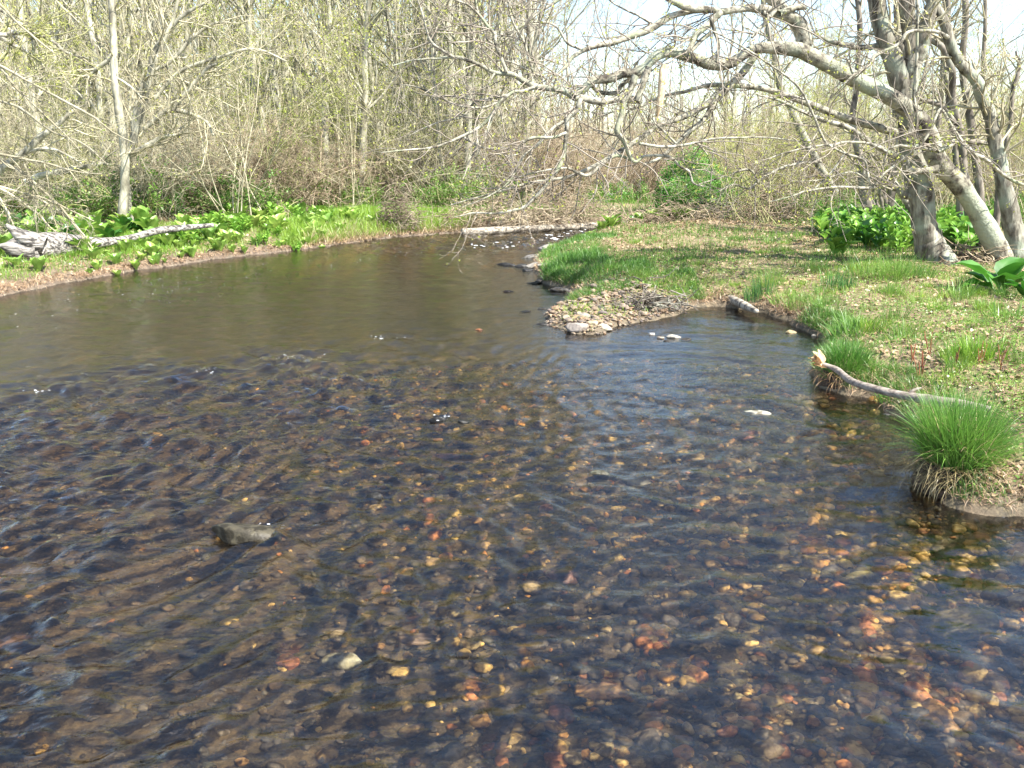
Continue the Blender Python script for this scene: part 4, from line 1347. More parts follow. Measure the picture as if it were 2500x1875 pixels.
# brushy debris heaps on the far bank
def heap(name, label, px, py, w, h, n, mats, seed, cat='brush pile', L=.9):
    rg = np.random.default_rng(seed)
    p = on_ground(px, py)
    m = MB()
    k = 6
    pos = np.clip(rg.normal(size=(n, 3)), -1.9, 1.9) * np.array([w * .3, w * .2, 0])
    pos[:, 2] = np.abs(rg.normal(size=n)) * h * .35 * np.exp(-(pos[:, 0] / w * 1.7) ** 2) + .02
    az = rg.uniform(0, 6.28, n)
    el = rg.normal(size=n) * .35
    d = np.stack([np.cos(az) * np.cos(el), np.sin(az) * np.cos(el), np.sin(el)], 1)
    P = np.empty((n, k, 3))
    q = pos
    st = (L * rg.uniform(.3, 1, n) / k)[:, None]
    for j in range(k):
        P[:, j] = q
        d = norm(d + rg.normal(size=(n, 3)) * .22 - np.array([0, 0, .08]))
        q = q + d * st
    P[..., 2] = np.maximum(P[..., 2], .0)
    R = rg.uniform(.005, .016, n)[:, None] * np.linspace(1, .4, k)[None]
    cl = np.repeat(rg.uniform(.6, 1.2, n)[:, None], 3, 1)
    m.tubes(P, R, 3, 0, cl)
    o = obj(name, m.mesh(name, [M[x] for x in mats]), None, tuple(p))
    return tag(o, label, cat)


heap('brush_pile', 'rust brown heap of dead brush just above the left half of the long bleached log', 1215, 548, 3.2, 1.3, 900, ['twig_brown'], 1)
heap('brush_pile', 'grey brown arching tangle of roots and vines above the right half of the bleached log', 1370, 545, 2.6, 1.6, 800, ['twig_brown'], 2)
heap('brush_pile', 'reddish upright root tangle at the corner of the left bank', 975, 560, 1.0, 1.9, 600, ['twig_brown'], 3, L=.6)
heap('brush_pile', 'dark twiggy debris on the far bank right of the green rose bush', 1850, 535, 3.5, 1.1, 900, ['twig_brown'], 4)
heap('brush_pile', 'low brown debris under the far hellebores', 1650, 540, 2.6, .7, 500, ['twig_brown'], 5)
heap('stick_pile', 'small jam of dead sticks on the gravel bar beside the pool', 1590, 752, .9, .35, 170, ['bark_dark'], 6, 'stick pile', L=.6)
heap('stick_pile', 'scatter of dry sticks at the foot of the lichen spotted trunk', 2370, 640, 1.1, .3, 160, ['twig_brown'], 7, 'stick pile', L=.8)

# the branch across the tussocks, with its withered leaves
m = MB()
W = [G(2008, 888, .40), G(2043, 903, .36), G(2078, 930, .33), G(2124, 946, .33), G(2194, 963, .32), G(2240, 972, .32), G(2290, 980, .33), G(2350, 988, .34), G(2420, 1000, .34)]
c = spline(np.array(W), 80)
r = np.interp(np.linspace(0, 1, 80), np.linspace(0, 1, 9), [5, 8, 9, 10, 11, 13, 14, 12, 8]) * c[:, 1] / FPX
m.tubes(c, r, 12, 0, rough=.10, rf=22, seed=8)
c2 = spline(np.array([c[44], c[44] + np.array([.04, .0, .05]), c[44] + np.array([.10, 0, .07])]), 8)
m.tubes(c2, np.linspace(.02, .008, 8), 8, 0)
bp = c[0]
br = obj('fallen_branch', None, None, tuple(bp))
tag(br, 'bare grey brown branch lying across the small tussock and pointing out over the pool', 'branch')
hobj('stem', m, M['log_brown'], br, bp)
m = MB()
for i in range(9):
    leaf(m, bp + rng.normal(size=3) * .025, rng.uniform(1.8, 4.4), rng.uniform(-.3, 1.2), .13, .09, rng.uniform(-.5, 1.0), 0, tuple(np.array([1.2, 1.1, .95]) * rng.uniform(.7, 1.3)), stem=.1)
hobj('dead_leaves', m, M['straw'], br, bp)

# ------------------------------------------------------------------ sedge tussocks
def tussock(label, cx, cy, rad, hm, hg, seed, px=False, n=900):
    rg = np.random.default_rng(seed)
    e = thing('sedge_tussock', [], (cx, cy, 0), 0, 1, label, 'tussock')
    m = MB()
    V = IV3 * (1 + .12 * snoise(IV3, 5, seed)[:, None]) * np.array([rad, rad, hm])
    m.add(V + np.array([0, 0, hm * .1]), IF3, 0)
    obj('root_mound', m.mesh('mound', M['peat']), e)
    m = MB()
    r = rad * .75 * np.sqrt(rg.uniform(0, 1, n))
    th = rg.uniform(0, 6.28, n)
    base = np.stack([r * np.cos(th), r * np.sin(th), hm * (.98 - .35 * (r / rad) ** 2)], 1)
    cl = np.repeat(rg.uniform(.7, 1.3, n)[:, None], 3, 1)
    m.blades(base, hg * rg.uniform(.6, 1.15, n), np.full(n, .0062) * rg.uniform(.6, 1.2, n), th + rg.normal(size=n) * .5, (.12 + 1.25 * (r / rad) ** 1.3) * rg.uniform(.2, 1.6, n), 0, cl, seg=6)
    n3 = n // 7
    i3 = rg.integers(0, n, n3)
    m.blades(base[i3], hg * rg.uniform(.4, 1.1, n3), np.full(n3, .005), rg.uniform(0, 6.28, n3), rg.uniform(.3, 1.5, n3), 1, np.repeat(rg.uniform(.7, 1.1, n3)[:, None], 3, 1), seg=5)
    obj('green_blades', m.mesh('blades', [M['sedge'], M['straw']]), e)
    m = MB()
    n2 = int(n * .3)
    th = rg.uniform(0, 6.28, n2)
    r = rad * rg.uniform(.6, .98, n2)
    base = np.stack([r * np.cos(th), r * np.sin(th), hm * rg.uniform(.3, .95, n2)], 1)
    cl = np.repeat(rg.uniform(.4, 1.25, n2)[:, None], 3, 1) * np.array([1.1, 1.0, .85])
    m.blades(base, hm * rg.uniform(.4, 1.35, n2), np.full(n2, .0055), th + rg.normal(size=n2) * .9, rg.uniform(1.6, 3.5, n2), 0, cl, seg=5, droop=.8)
    obj('dead_thatch', m.mesh('thatch', M['straw']), e)
    return e


t1 = G(2068, 955, 0)
tussock('smaller sedge tussock on a dark root mound under the fallen branch by the pool', t1[0] + .03, t1[1] + .18, .23, .18, .30, 3, n=1100)
t2 = G(2362, 1225, 0)
tussock('biggest sedge tussock with a straw coloured skirt at the lower right waterline', t2[0] + .02, t2[1] + .24, .26, .23, .45, 4, n=2400)

# ------------------------------------------------------------------ broadleaf plants
CAB = [cabbage('cab_a', 12, .42, .20, 1, pitch=(1.0, 1.5), bend=(.3, 1.0)), cabbage('cab_b', 15, .48, .22, 2, pitch=(1.0, 1.55), bend=(.3, .9)), cabbage('cab_c', 10, .36, .16, 3, pitch=(.9, 1.5), bend=(.4, 1.4)), cabbage('cab_d', 13, .40, .24, 4, pitch=(.9, 1.5), bend=(.3, 1.2))]


def hellebore(name, n, L, W, H, seed, mat='hellebore'):
    rg = np.random.default_rng(seed)
    m = MB()
    for k in range(3):
        bx, by = rg.normal(size=2) * .09
        hh = H * rg.uniform(.6, 1.1)
        m.tubes(np.array([[bx, by, -.03], [bx * 1.3, by * 1.3, hh * .6], [bx * 1.5, by * 1.5, hh]]), np.array([.009, .007, .004]), 5, 0)
        for i in range(n):
            f = (i + .5) / n
            leaf(m, (bx * (1 + .5 * f), by * (1 + .5 * f), hh * (.12 + .85 * f)), i * 2.4 + rg.uniform(-.4, .4), rg.uniform(.5, 1.1) + .25 * f, L * rg.uniform(.75, 1.1) * (1.1 - .35 * f), W * rg.uniform(.8, 1.1), rg.uniform(.5, 1.3), 0,
                 tuple(np.array([1, 1, 1]) * rg.uniform(.75, 1.3)), stem=.06, nu=7, rg=rg)
    return m.mesh(name, M[mat])


HEL = [hellebore('hel_a', 8, .26, .12, .42, 1), hellebore('hel_b', 9, .24, .10, .5, 2), hellebore('hel_c', 7, .28, .13, .36, 3), hellebore('hel_d', 8, .25, .11, .42, 4, 'cabbage_dark')]
CABD = [cabbage('cabd_a', 10, .42, .22, 11, 'cabbage_dark'), cabbage('cabd_b', 12, .46, .22, 12, 'cabbage_dark', bend=(.8, 1.6)), cabbage('cabd_c', 13, .40, .17, 13, 'cabbage_dark', pitch=(.7, 1.5))]


def put(name, me, x, y, label, cat, group=None, s=1.0, dz=0.0):
    o = obj(name, me, None, (x, y, gz(x, y) + dz), random.uniform(0, 6.28), s)
    return tag(o, label, cat, group)


def row(pxpoly, n, meshes, label_fn, cat, group, name, smin=.7, smax=1.1, min_d=.25, seed=1, zpl=.42):
    rg = np.random.default_rng(seed)
    P = tri_area_pts(pxpoly, n * 6, zpl, rg)
    got = []
    for x, y in P:
        if len(got) >= n: break
        if any((x - a) ** 2 + (y - b) ** 2 < min_d ** 2 for a, b in got): continue
        got.append((x, y))
        sc_ = rg.uniform(smin, smax) * min(1.0, .58 + .4 * float(signed_dist(np.array([[x, y]]))[0]))
        put(name, meshes[rg.integers(len(meshes))], x, y, label_fn(x, y), cat, group, sc_)
    return got


# left bank band, from the driftwood to the corner
def ll(x, y):
    return f'yellow green skunk cabbage {mark(x, y)}, {"front edge" if signed_dist(np.array([[x, y]]))[0] < 1.6 else "deeper in the clump"}'
    p = 'beside the driftwood log' if x < -6.2 else ('between driftwood log and brown thicket' if x < -4.6 else ('in the dense clump at the thicket foot' if x < -3 else 'near the corner of the left bank'))
    return f'lush yellow green skunk cabbage {p}, ' + ('at the front edge' if y - (16 - (x + 6) * -.0) < 5 else 'deeper in the bank')


row([(300, 580), (470, 545), (560, 520), (700, 512), (860, 522), (885, 545), (780, 568), (640, 586), (520, 600), (330, 612)], 165, CAB + HEL[:1], ll, 'skunk cabbage', 'skunk cabbages on the left bank', 'skunk_cabbage', .6, 1.15, .24, 1, .5)
row([(170, 600), (420, 566), (470, 600), (330, 618), (200, 628)], 34, CAB, ll, 'skunk cabbage', 'skunk cabbages on the left bank', 'skunk_cabbage', .45, .9, .28, 2, .45)
row([(0, 560), (30, 540), (150, 548), (380, 545), (400, 560), (200, 585), (60, 590)], 34, CAB + CABD[:1], lambda x, y: f'leafy cabbage plant behind the driftwood, {mark(x, y)}, {"nearer" if y < 20.5 else "further"}', 'skunk cabbage', 'skunk cabbages behind the driftwood', 'skunk_cabbage', .9, 1.4, .3, 3, .5)
for px, py, s, lab in [(10, 622, 1.25, 'large glossy skunk cabbage at the very left edge in front of the driftwood root'), (95, 668, .8, 'small upright skunk cabbage in the mud below the driftwood log'),
                       (42, 655, .8, 'grassy young skunk cabbage near the left edge in the mud'), (206, 624, 1.0, 'dark green skunk cabbage at the right end of the driftwood body'),
                       (905, 552, .9, 'lone skunk cabbage on the grassy corner of the left bank')]:
    p = on_ground(px, py)
    put('skunk_cabbage', CAB[random.randrange(4)], p[0], p[1], lab, 'skunk cabbage', None, s)
row([(1395, 532), (1500, 528), (1520, 536), (1500, 545), (1420, 546)], 26, CAB, lambda x, y: f'bright green far bank cabbage past the bleached log, {"left" if pal(x, y) < 1455 else "right"} half', 'skunk cabbage', 'far bank cabbages by the log', 'skunk_cabbage', .9, 1.3, .3, 4)
row([(1540, 530), (1700, 525), (1760, 530), (1700, 540), (1560, 542)], 26, CAB + CABD[:1], lambda x, y: 'green cabbage plant at the foot of the round rose bush', 'skunk cabbage', 'far bank cabbages under the rose bush', 'skunk_cabbage', .8, 1.2, .3, 5)
# right bank hellebore patch
row([(2000, 560), (2060, 540), (2240, 535), (2255, 600), (2180, 620), (2080, 600), (2020, 590)], 105, HEL, lambda x, y: f'{["light", "deep"][int(x * 7) % 2]} green hellebore {"at the back" if y > 19 else ("amid" if y > 16.5 else "at the front")} {"left side" if pal(x, y) < 2110 else "trunk side"} of the patch', 'hellebore',
    'hellebores left of the big trunk', 'false_hellebore', .8, 1.25, .22, 6, .5)
row([(2290, 560), (2370, 545), (2400, 600), (2350, 612), (2310, 600)], 26, HEL + CABD[:1], lambda x, y: f'leafy hellebore between the two big trunks, {"near" if y < 17.2 else "far"} side', 'hellebore', 'hellebores between the trunks', 'false_hellebore', .9, 1.3, .28, 7, .5)
p = on_ground(2045, 632)
put('false_hellebore', hellebore('hel_front', 9, .34, .17, .50, 31), p[0], p[1], 'rounded hellebore standing out front left of the lichen spotted trunk', 'hellebore', None, 1.0)
p = on_ground(2352, 612)
put('skunk_cabbage', CABD[1], p[0], p[1], 'broad ribbed cabbage plant nestled between the bases of the two big trunks', 'skunk cabbage', None, .9)
p = on_ground(2440, 715)
put('skunk_cabbage', cabbage('cab_big', 11, .62, .34, 33, 'cabbage_dark', pitch=(.55, 1.25), bend=(.6, 1.3)), p[0], p[1], 'largest dark glossy skunk cabbage in front of the leaning tree foot', 'skunk cabbage', None, 1.05)
p = on_ground(2510, 735)
put('skunk_cabbage', CABD[0], p[0], p[1], 'skunk cabbage cut off by the right edge of the frame', 'skunk cabbage', None, 1.0)

# ------------------------------------------------------------------ grass tufts as things
T_iris = grass_tuft('iris', 60, .34, .014, .16, 1, 'grass_blue', 0, .25)
T_fine = grass_tuft('fine', 160, .34, .006, .20, 2, 'grass', .25, .5)
T_bright = grass_tuft('bright', 150, .24, .009, .20, 3, 'grass_bright', .15, .5)
T_wide = grass_tuft('wide', 90, .30, .010, .22, 4, 'grass', .1, .6)
TUFTS = [(1648, 640, T_iris, 1.0, 'blue green iris clump right behind the log stub in the pool'), (1625, 655, T_iris, .8, 'blue green iris clump at the water just beside the log stub'),
         (1665, 615, T_fine, 1.0, 'rounded grass clump behind the iris clumps'), (1800, 620, T_iris, 1.0, 'iris leaved clump in front of the rounded hellebore'), (1830, 625, T_iris, .8, 'shorter iris clump touching the first on its right'),
         (1870, 600, T_fine, 1.4, 'dense fine sedge clump at the front left of the hellebore patch'), (1940, 598, T_fine, 1.4, 'long soft sedge clump in front of the lichen spotted trunk'),
         (1985, 600, T_fine, 1.1, 'soft sedge clump nearest to the foot of the lichen spotted trunk'), (1910, 605, T_fine, 1.2, 'middle sedge clump of the row before the hellebores'),
         (2065, 640, T_wide, 1.0, 'upright grass clump left of the largest dark cabbage'), (2130, 670, T_bright, .8, 'grass clump below the largest dark cabbage'), (1985, 655, T_wide, .6, 'small clump with dry stalks on the open bank'),
         (1850, 720, T_wide, 1.1, 'tall pale green clump on the bank above the pool corner'), (1885, 715, T_bright, .9, 'light green clump right beside the tall pale one'), (1955, 730, T_fine, .9, 'upright rush like clump in the middle of the open bank'),
         (2095, 775, T_bright, 1.0, 'vivid yellow green grass clump near the right edge'), (2130, 768, T_bright, 1.1, 'right half of the vivid yellow green grass'), (2070, 780, T_bright, .8, 'left end of the vivid yellow green grass'),
         (1720, 670, T_fine, .8, 'low clump on the muddy rim behind the pool'), (1770, 660, T_wide, .8, 'thin clump right of the log stub'), (1690, 655, T_wide, .8, 'leaning grass blades by the pool rim'),
         (1925, 640, T_fine, .8, 'clump on the straw mat before the big trunk'), (1760, 590, T_fine, .9, 'dark grass clump at the centre of the peninsula'), (1300, 590, T_fine, 1.0, 'low tuft on the front edge of the peninsula grass'),
         (2180, 690, T_wide, 1.0, 'grass clump at the right edge under the dark cabbage'), (2030, 880, T_bright, .7, 'young grass clump growing above the fallen branch'), (1925, 868, T_wide, .6, 'small grass clump under the fallen branch at the water'),
         (1470, 640, T_bright, .5, 'tiny bright tuft at the top of the gravel bar'), (1225, 575, T_fine, .9, 'tuft leaning over the water at the peninsula tip'), (1380, 600, T_fine, .9, 'soft tuft along the peninsula edge')]
for x, y, me, s, lab in TUFTS:
    p = on_ground(x * K, y * K)
    put('grass_clump', me, p[0], p[1], lab, 'grass clump', None, s)

def bank_mark(x, y):
    p = pal(x, y)
    a = 'on the peninsula' if p < 1600 else ('near the pool log' if p < 1850 else ('below the hellebores' if p < 2050 else ('below the lichen spotted tree' if p < 2250 else 'toward the right edge')))
    return a + ', ' + ('near the water stones' if y < 8 else ('in the foreground turf' if y < 10.5 else ('before the trees' if y < 13 else ('level with the trees' if y < 16 else 'behind the trees'))))


rt = np.random.default_rng(3)
kinds = [(T_fine, 'fine dark'), (T_bright, 'bright young'), (T_wide, 'broad bladed'), (T_iris, 'blue green')]
nt_ = 0
while nt_ < 95:
    y = rt.uniform(5, 20)
    x = rt.uniform(.02, .60) * y
    if not (.15 < float(signed_dist(np.array([[x, y]]))[0]) < 9) or float(barfree(np.array([[x, y]]))[0]) < .5: continue
    me, kn = kinds[int(rt.choice(4, p=[.4, .3, .25, .05]))]
    put('grass_clump', me, x, y, f'{kn} grass clump {bank_mark(x, y)}', 'grass clump', 'grass clumps scattered over the right bank', rt.uniform(.3, .75))
    nt_ += 1

# thin red stalks and dry stalks
for i, (x, y) in enumerate([(1985, 820), (1992, 815), (2060, 800), (2118, 790), (2010, 770), (2160, 800), (1970, 790)]):
    p = on_ground(x * K, y * K)
    m = MB()
    rg = np.random.default_rng(i)
    P = np.zeros((4, 5, 3))
    P[:, :, 2] = np.linspace(0, .22, 5)[None] * rg.uniform(.6, 1.1, 4)[:, None]
    P[:, :, :2] = rg.normal(size=(4, 1, 2)) * .008 + np.linspace(0, 1, 5)[None, :, None] * rg.normal(size=(4, 1, 2)) * .03
    m.tubes(P, np.full((4, 5), .0035), 4, 0, (1.1, .5, .4))
    buds(m, P, 6, .018, 0, .008, tmin=.1)
    o = obj('red_stalks', m.mesh('red_stalks', M['twig_brown']), None, tuple(p))
    tag(o, 'dry rust red stalks standing in the open grass of the right bank', 'weed', 'rust red stalks on the right bank')


# ------------------------------------------------------------------ woods
TALL = [bare_tree('tall_a', 15, .17, 41, 'twig_pale', n1=18, first=.24, bud=2.2, dense=.9), bare_tree('tall_b', 17, .19, 42, 'twig_pale', n1=18, first=.3, bud=2.2, dense=.9, lean=.03),
        bare_tree('tall_c', 13, .14, 43, 'twig_olive', n1=18, first=.18, bud=3.5, dense=.9, lean=-.04), bare_tree('tall_d', 16, .16, 44, 'twig_brown', n1=20, first=.2, bud=.6, budmat='bud_red', dense=.9),
        bare_tree('tall_e', 14, .13, 45, 'twig_pale', n1=18, first=.22, bud=3.5, dense=.8, lean=.05)]
ALD = [shrub('alder_a', 6.5, 1.3, 51, 'twig_pale', 11, 2.2, arch=.07, dens=8, fine=5, budsize=.07), shrub('alder_b', 5.5, 1.6, 52, 'twig_olive', 13, 3.5, arch=.10, dens=8, fine=5, budsize=.06),
       shrub('alder_c', 7.5, 1.0, 53, 'twig_pale', 10, 2.2, arch=.05, dens=9, fine=5, budsize=.06)]
THK = [shrub('thicket_a', 2.6, 1.6, 61, 'twig_brown', 60, .05, arch=.24, dens=7, fine=5), shrub('thicket_b', 3.1, 1.9, 62, 'twig_pale', 52, .12, arch=.26, dens=7, fine=5),
       shrub('thicket_c', 2.4, 1.8, 63, 'twig_brown', 60, .25, 'bud', arch=.28, dens=7, fine=5), shrub('thicket_d', 3.4, 2.0, 64, 'twig_olive', 40, .5, 'bud', arch=.18, dens=6, fine=4)]
UND = [shrub('under_a', 1.0, 1.2, 71, 'twig_olive', 26, 3.2, 'under', arch=.15, budsize=.07, dens=4, fine=3), shrub('under_b', .8, 1.4, 72, 'twig_olive', 28, 3.5, 'rose', arch=.2, budsize=.06, dens=4, fine=3)]
rf_ = np.random.default_rng(77)


def scatter(n, fx, fy, ok, mind):
    got = []
    tries = 0
    while len(got) < n and tries < n * 60:
        tries += 1
        y = fy()
        x = fx(y)
        if not ok(x, y): continue
        if any((x - a) ** 2 + (y - b) ** 2 < mind ** 2 for a, b in got): continue
        got.append((x, y))
    return got


def land(x, y, m):
    return float(signed_dist(np.array([[x, y]]))[0]) > m


TL = {0: 'grey barked', 1: 'stout pale', 2: 'slim olive twigged', 3: 'reddish budded', 4: 'slender yellow budded'}
# tall trees, left and centre
for x, y in scatter(190, lambda y: rf_.uniform(-.70, .03) * y, lambda: 32 + 50 * rf_.uniform() ** 1.2, lambda x, y: land(x, y, 2.5), 1.1):
    i = int(rf_.integers(5))
    zone = 'left' if pal(x, y) < 450 else ('centre left' if pal(x, y) < 900 else 'centre')
    dep = 'front rows' if y < 40 else ('middle rows' if y < 50 else 'far rows')
    thing('bare_tree', TALL[i], (x, y, gz(x, y)), rf_.uniform(0, 6.28), rf_.uniform(.75, 1.15), f'{TL[i]} bare tree in the {dep}, {mark(x, y)}', 'tree', 'bare trees of the left wood')
# sparser trees beyond the stream on the right
for x, y in scatter(46, lambda y: rf_.uniform(.02, .72) * y, lambda: rf_.uniform(40, 85), lambda x, y: land(x, y, 3), 2.0):
    i = int(rf_.choice([0, 2, 3, 3, 4]))
    zone = 'behind the arching limbs' if pal(x, y) < 2000 else 'at the far right'
    thing('bare_tree', TALL[i], (x, y, gz(x, y)), rf_.uniform(0, 6.28), rf_.uniform(.5, .85), f'{TL[i]} distant bare tree {mark(x, y)}, {"nearer" if y < 60 else "further"} back', 'tree', 'distant bare trees on the right')
for x, y in scatter(16, lambda y: rf_.uniform(-.68, .06) * y, lambda: rf_.uniform(22.5, 40), lambda x, y: land(x, y, 2.2), 1.6):
    i = int(rf_.integers(3))
    zone = 'left' if pal(x, y) < 450 else ('centre left' if pal(x, y) < 900 else 'centre')
    o = obj('alder', ALD[i], None, (x, y, gz(x, y)), rf_.uniform(0, 6.28), rf_.uniform(.7, 1.15))
    tag(o, f'{["pale", "olive budded", "tall pale"][i]} many stemmed alder {"near the bank" if y < 29 else "further back"} {mark(x, y)}', 'shrub', 'alders behind the left bank')
for x, y in scatter(14, lambda y: rf_.uniform(.28, .68) * y, lambda: rf_.uniform(19, 30), lambda x, y: land(x, y, 2) and y > 20 + 0 * x, 2.0):
    o = obj('alder', ALD[int(rf_.integers(3))], None, (x, y + 3, gz(x, y + 3)), rf_.uniform(0, 6.28), rf_.uniform(.5, .8))
    tag(o, 'many stemmed alder standing behind the big trunks of the right bank', 'shrub', 'alders behind the right bank')
# thickets on the left bank
n = 0
for px, py, i, s, lab in [(640, 520, 0, 1.1, 'rust brown arching thicket above the middle of the left cabbages'), (760, 505, 2, 1.1, 'brown thicket drooping over the right end of the left cabbages'),
                          (540, 515, 1, 1.15, 'greyish tangled thicket right of the many stemmed pale tree'), (450, 520, 0, .9, 'low brown tangle at the foot of the many stemmed pale tree'),
                          (350, 530, 1, .9, 'grey tangle right behind the tall silvery trunk foot'), (230, 520, 3, .95, 'olive budding thicket left of the tall silvery trunk'),
                          (130, 515, 3, .9, 'olive thicket behind the root end of the driftwood'), (30, 520, 1, .9, 'grey thicket at the far left edge'),
                          (850, 490, 3, .9, 'yellowish thicket behind the reddish root tangle'), 
(950, 492, 2, .8, 'low brown thicket behind the corner of the left bank')]:
    p = on_ground(px, py)
    o = obj('thicket', THK[i], None, tuple(p), rf_.uniform(0, 6.28), s)
    tag(o, lab, 'thicket')
# brush beyond the bend
for x, y in scatter(46, lambda y: rf_.uniform(-.09, .62) * y, lambda: rf_.uniform(32.5, 47), lambda x, y: land(x, y, 1.5) and not (1570 < pal(x, y) < 1860 and y < 39), 1.5):
    i = int(rf_.integers(4))
    px = pal(x, y)
    zone = 'above the bleached log' if px < 1560 else ('around the rose bush' if px < 1900 else 'beyond the right bank')
    o = obj('thicket', THK[i], None, (x, y, gz(x, y)), rf_.uniform(0, 6.28), rf_.uniform(.85, 1.35))
    tag(o, f'{["rust brown", "grey", "brown budded", "olive"][i]} thicket beyond the bend, {"first row" if y < 38 else "rear row"}, {mark(x, y)}', 'thicket', 'thickets beyond the bend')
# leafy understorey
for x, y in scatter(60, lambda y: rf_.uniform(-.66, .0) * y, lambda: rf_.uniform(24, 42), lambda x, y: land(x, y, 3.2), .9):
    px = pal(x, y)
    zone = 'at the left' if px < 450 else ('at the centre left' if px < 900 else 'at the centre')
    i = int(rf_.integers(2))
    o = obj('leafy_bush', UND[i], None, (x, y, gz(x, y)), rf_.uniform(0, 6.28), rf_.uniform(.8, 1.5))
    tag(o, f'low {["fresh", "deep"][i]} green bush under the trees {"near the bank" if y < 29 else "deeper in"} {mark(x, y)}', 'bush', 'leafy bushes under the left wood')
for x, y in scatter(34, lambda y: rf_.uniform(-.05, .6) * y, lambda: rf_.uniform(31, 40), lambda x, y: land(x, y, .8), .9):
    i = int(rf_.integers(2))
    o = obj('leafy_bush', UND[i], None, (x, y, gz(x, y)), rf_.uniform(0, 6.28), rf_.uniform(.6, 1.2))
    tag(o, f'low {["fresh", "deep"][i]} green bush in the far bank brush, {mark(x, y)}, {"front" if y < 35 else "rear"}', 'bush', 'leafy bushes on the far bank')
for x, y in scatter(22, lambda y: rf_.uniform(.30, .62) * y, lambda: rf_.uniform(21, 28), lambda x, y: land(x, y, 1.5), .8):
    o = obj('leafy_bush', UND[int(rf_.integers(2))], None, (x, y, gz(x, y)), rf_.uniform(0, 6.28), rf_.uniform(.5, .8))
    tag(o, f'low green bush behind the {"hellebore patch" if pal(x, y) < 2250 else "two big trunks"} on the right bank', 'bush', 'leafy bushes on the right bank')
def dome_bush(name, w, d, h, n, seed, leafmat, size):
    rg = np.random.default_rng(seed)
    m = MB()
    st = 60
    az = rg.uniform(0, 6.28, st)
    r = rg.uniform(.2, 1, st)
    tip = np.stack([np.cos(az) * r * w * .48, np.sin(az) * r * d * .48, h * np.sqrt(np.clip(1 - r ** 2 * .9, 0, 1))], 1)
    P = np.stack([tip * f * np.array([1, 1, 1]) + np.array([0, 0, .15 * np.sin(f * 3)]) for f in (0, .3, .6, .85, 1.0)], 1)
    R = np.linspace(.016, .005, 5)[None] * np.ones((st, 1))
    m.tubes(P, R, 4, 0)
    P2, R2 = grow(P, R, 6, .3, 1, .8, .4, .6, 5, .25, -.05, rg=rg, rmin=.004)
    m.tubes(P2, R2, 3, 0)
    u = norm(rg.normal(size=(n, 3)))
    u[:, 2] = np.abs(u[:, 2])
    lump = 1 + .13 * snoise(u, 4, seed) + .06 * snoise(u, 11, seed + 1)
    rad = (rg.uniform(.35, 1, n) ** .45)[:, None] * lump[:, None] * (1 + .05 * rg.normal(size=(n, 1)))
    c = u * rad * np.array([w / 2, d / 2, h])
    A = norm(rg.normal(size=(n, 3))) * (size * rg.uniform(.5, 1.3, n))[:, None]
    B = norm(np.cross(A, rg.normal(size=(n, 3)))) * np.linalg.norm(A, axis=1, keepdims=True) * .6
    m.quads(c, A, B, 1, np.repeat(rg.uniform(.7, 1.3, n)[:, None], 3, 1))
    return m.mesh(name, [M['twig_olive'], M[leafmat]])


rose = dome_bush('rose', 2.7, 2.2, 2.2, 17000, 9, 'rose', .075)
rose_old = shrub('rose_low', 2.0, 1.6, 81, 'twig_olive', 60, 7, 'rose', arch=.25, budsize=.075, dens=6, fine=4)
p = on_ground(1690, 532)
tag(obj('rose_bush', rose, None, (p[0] - .1, p[1] - .3, p[2]), .5, (1.0, 1.0, 1.0)), 'rounded dense dark green rose bush on the far bank beyond the peninsula', 'bush')
p = on_ground(1745, 534)
tag(obj('rose_bush', rose_old, None, (p[0], p[1] + .6, p[2]), 2.5, (.7, .7, .6)), 'lower green rose bush spilling right of the rounded one', 'bush')
# far woodland closing the view
rg = np.random.default_rng(5)
n = 2200
yy = rg.uniform(62, 120, n)
th = rg.uniform(-.80, .80, n)
xx = th * yy
keepf = (rg.uniform(size=n) < np.where(th < 0.0, 1.0, .35))
xx, yy = xx[keepf], yy[keepf]
n = len(xx)
P = np.zeros((n, 6, 3))
hh = rg.uniform(9, 17, n) * np.where(xx > 0, .5, 1)
P[:, :, 2] = np.linspace(0, 1, 6)[None] * hh[:, None]
P[:, :, 0] = xx[:, None] + np.cumsum(rg.normal(size=(n, 6)) * .18, 1)
P[:, :, 1] = yy[:, None] + np.cumsum(rg.normal(size=(n, 6)) * .18, 1)
m = MB()
Rr = rg.uniform(.05, .20, n)[:, None] * np.linspace(1, .3, 6)[None]
cl = np.repeat(rg.uniform(.7, 1.2, n)[:, None], 3, 1)
m.tubes(P, Rr, 4, 0, cl)
P1, R1 = grow(P, Rr, 7, .35, 1, .8, .2, .4, 4, .15, .1, rmin=.02, rg=rg)
m.tubes(P1, R1, 3, 0)
P2, R2 = grow(P1, R1, 4, .1, 1, .8, .5, .6, 3, .15, .02, rmin=.014, rg=rg)
m.tubes(P2, R2, 3, 0)
buds(m, P2, .5, .16, 1, .2, rg=rg)
tag(obj('far_woodland', m.mesh('far_woodland', [M['twig_pale'], M['bud']])), 'hazy grey mass of distant bare woodland closing the view', 'woodland', None, 'stuff')

# ------------------------------------------------------------------ grass, herbs, straw and litter
def sample(pred, n, ymax, ymin=3.5, half=.85, power=1.0, seed=1):
    rg = np.random.default_rng(seed)
    out = []
    tot = 0
    while tot < n:
        y = ymin + (ymax - ymin) * rg.uniform(size=n) ** power
        x = rg.uniform(-half, half, n) * y * 1.02
        q = np.stack([x, y], 1)
        q = q[pred(q, signed_dist(q), rg)]
        out.append(q)
        tot += len(q)
    return np.concatenate(out)[:n]


def patch(q, f=.9, s=31):
    return .5 + .5 * snoise(q, f, s)


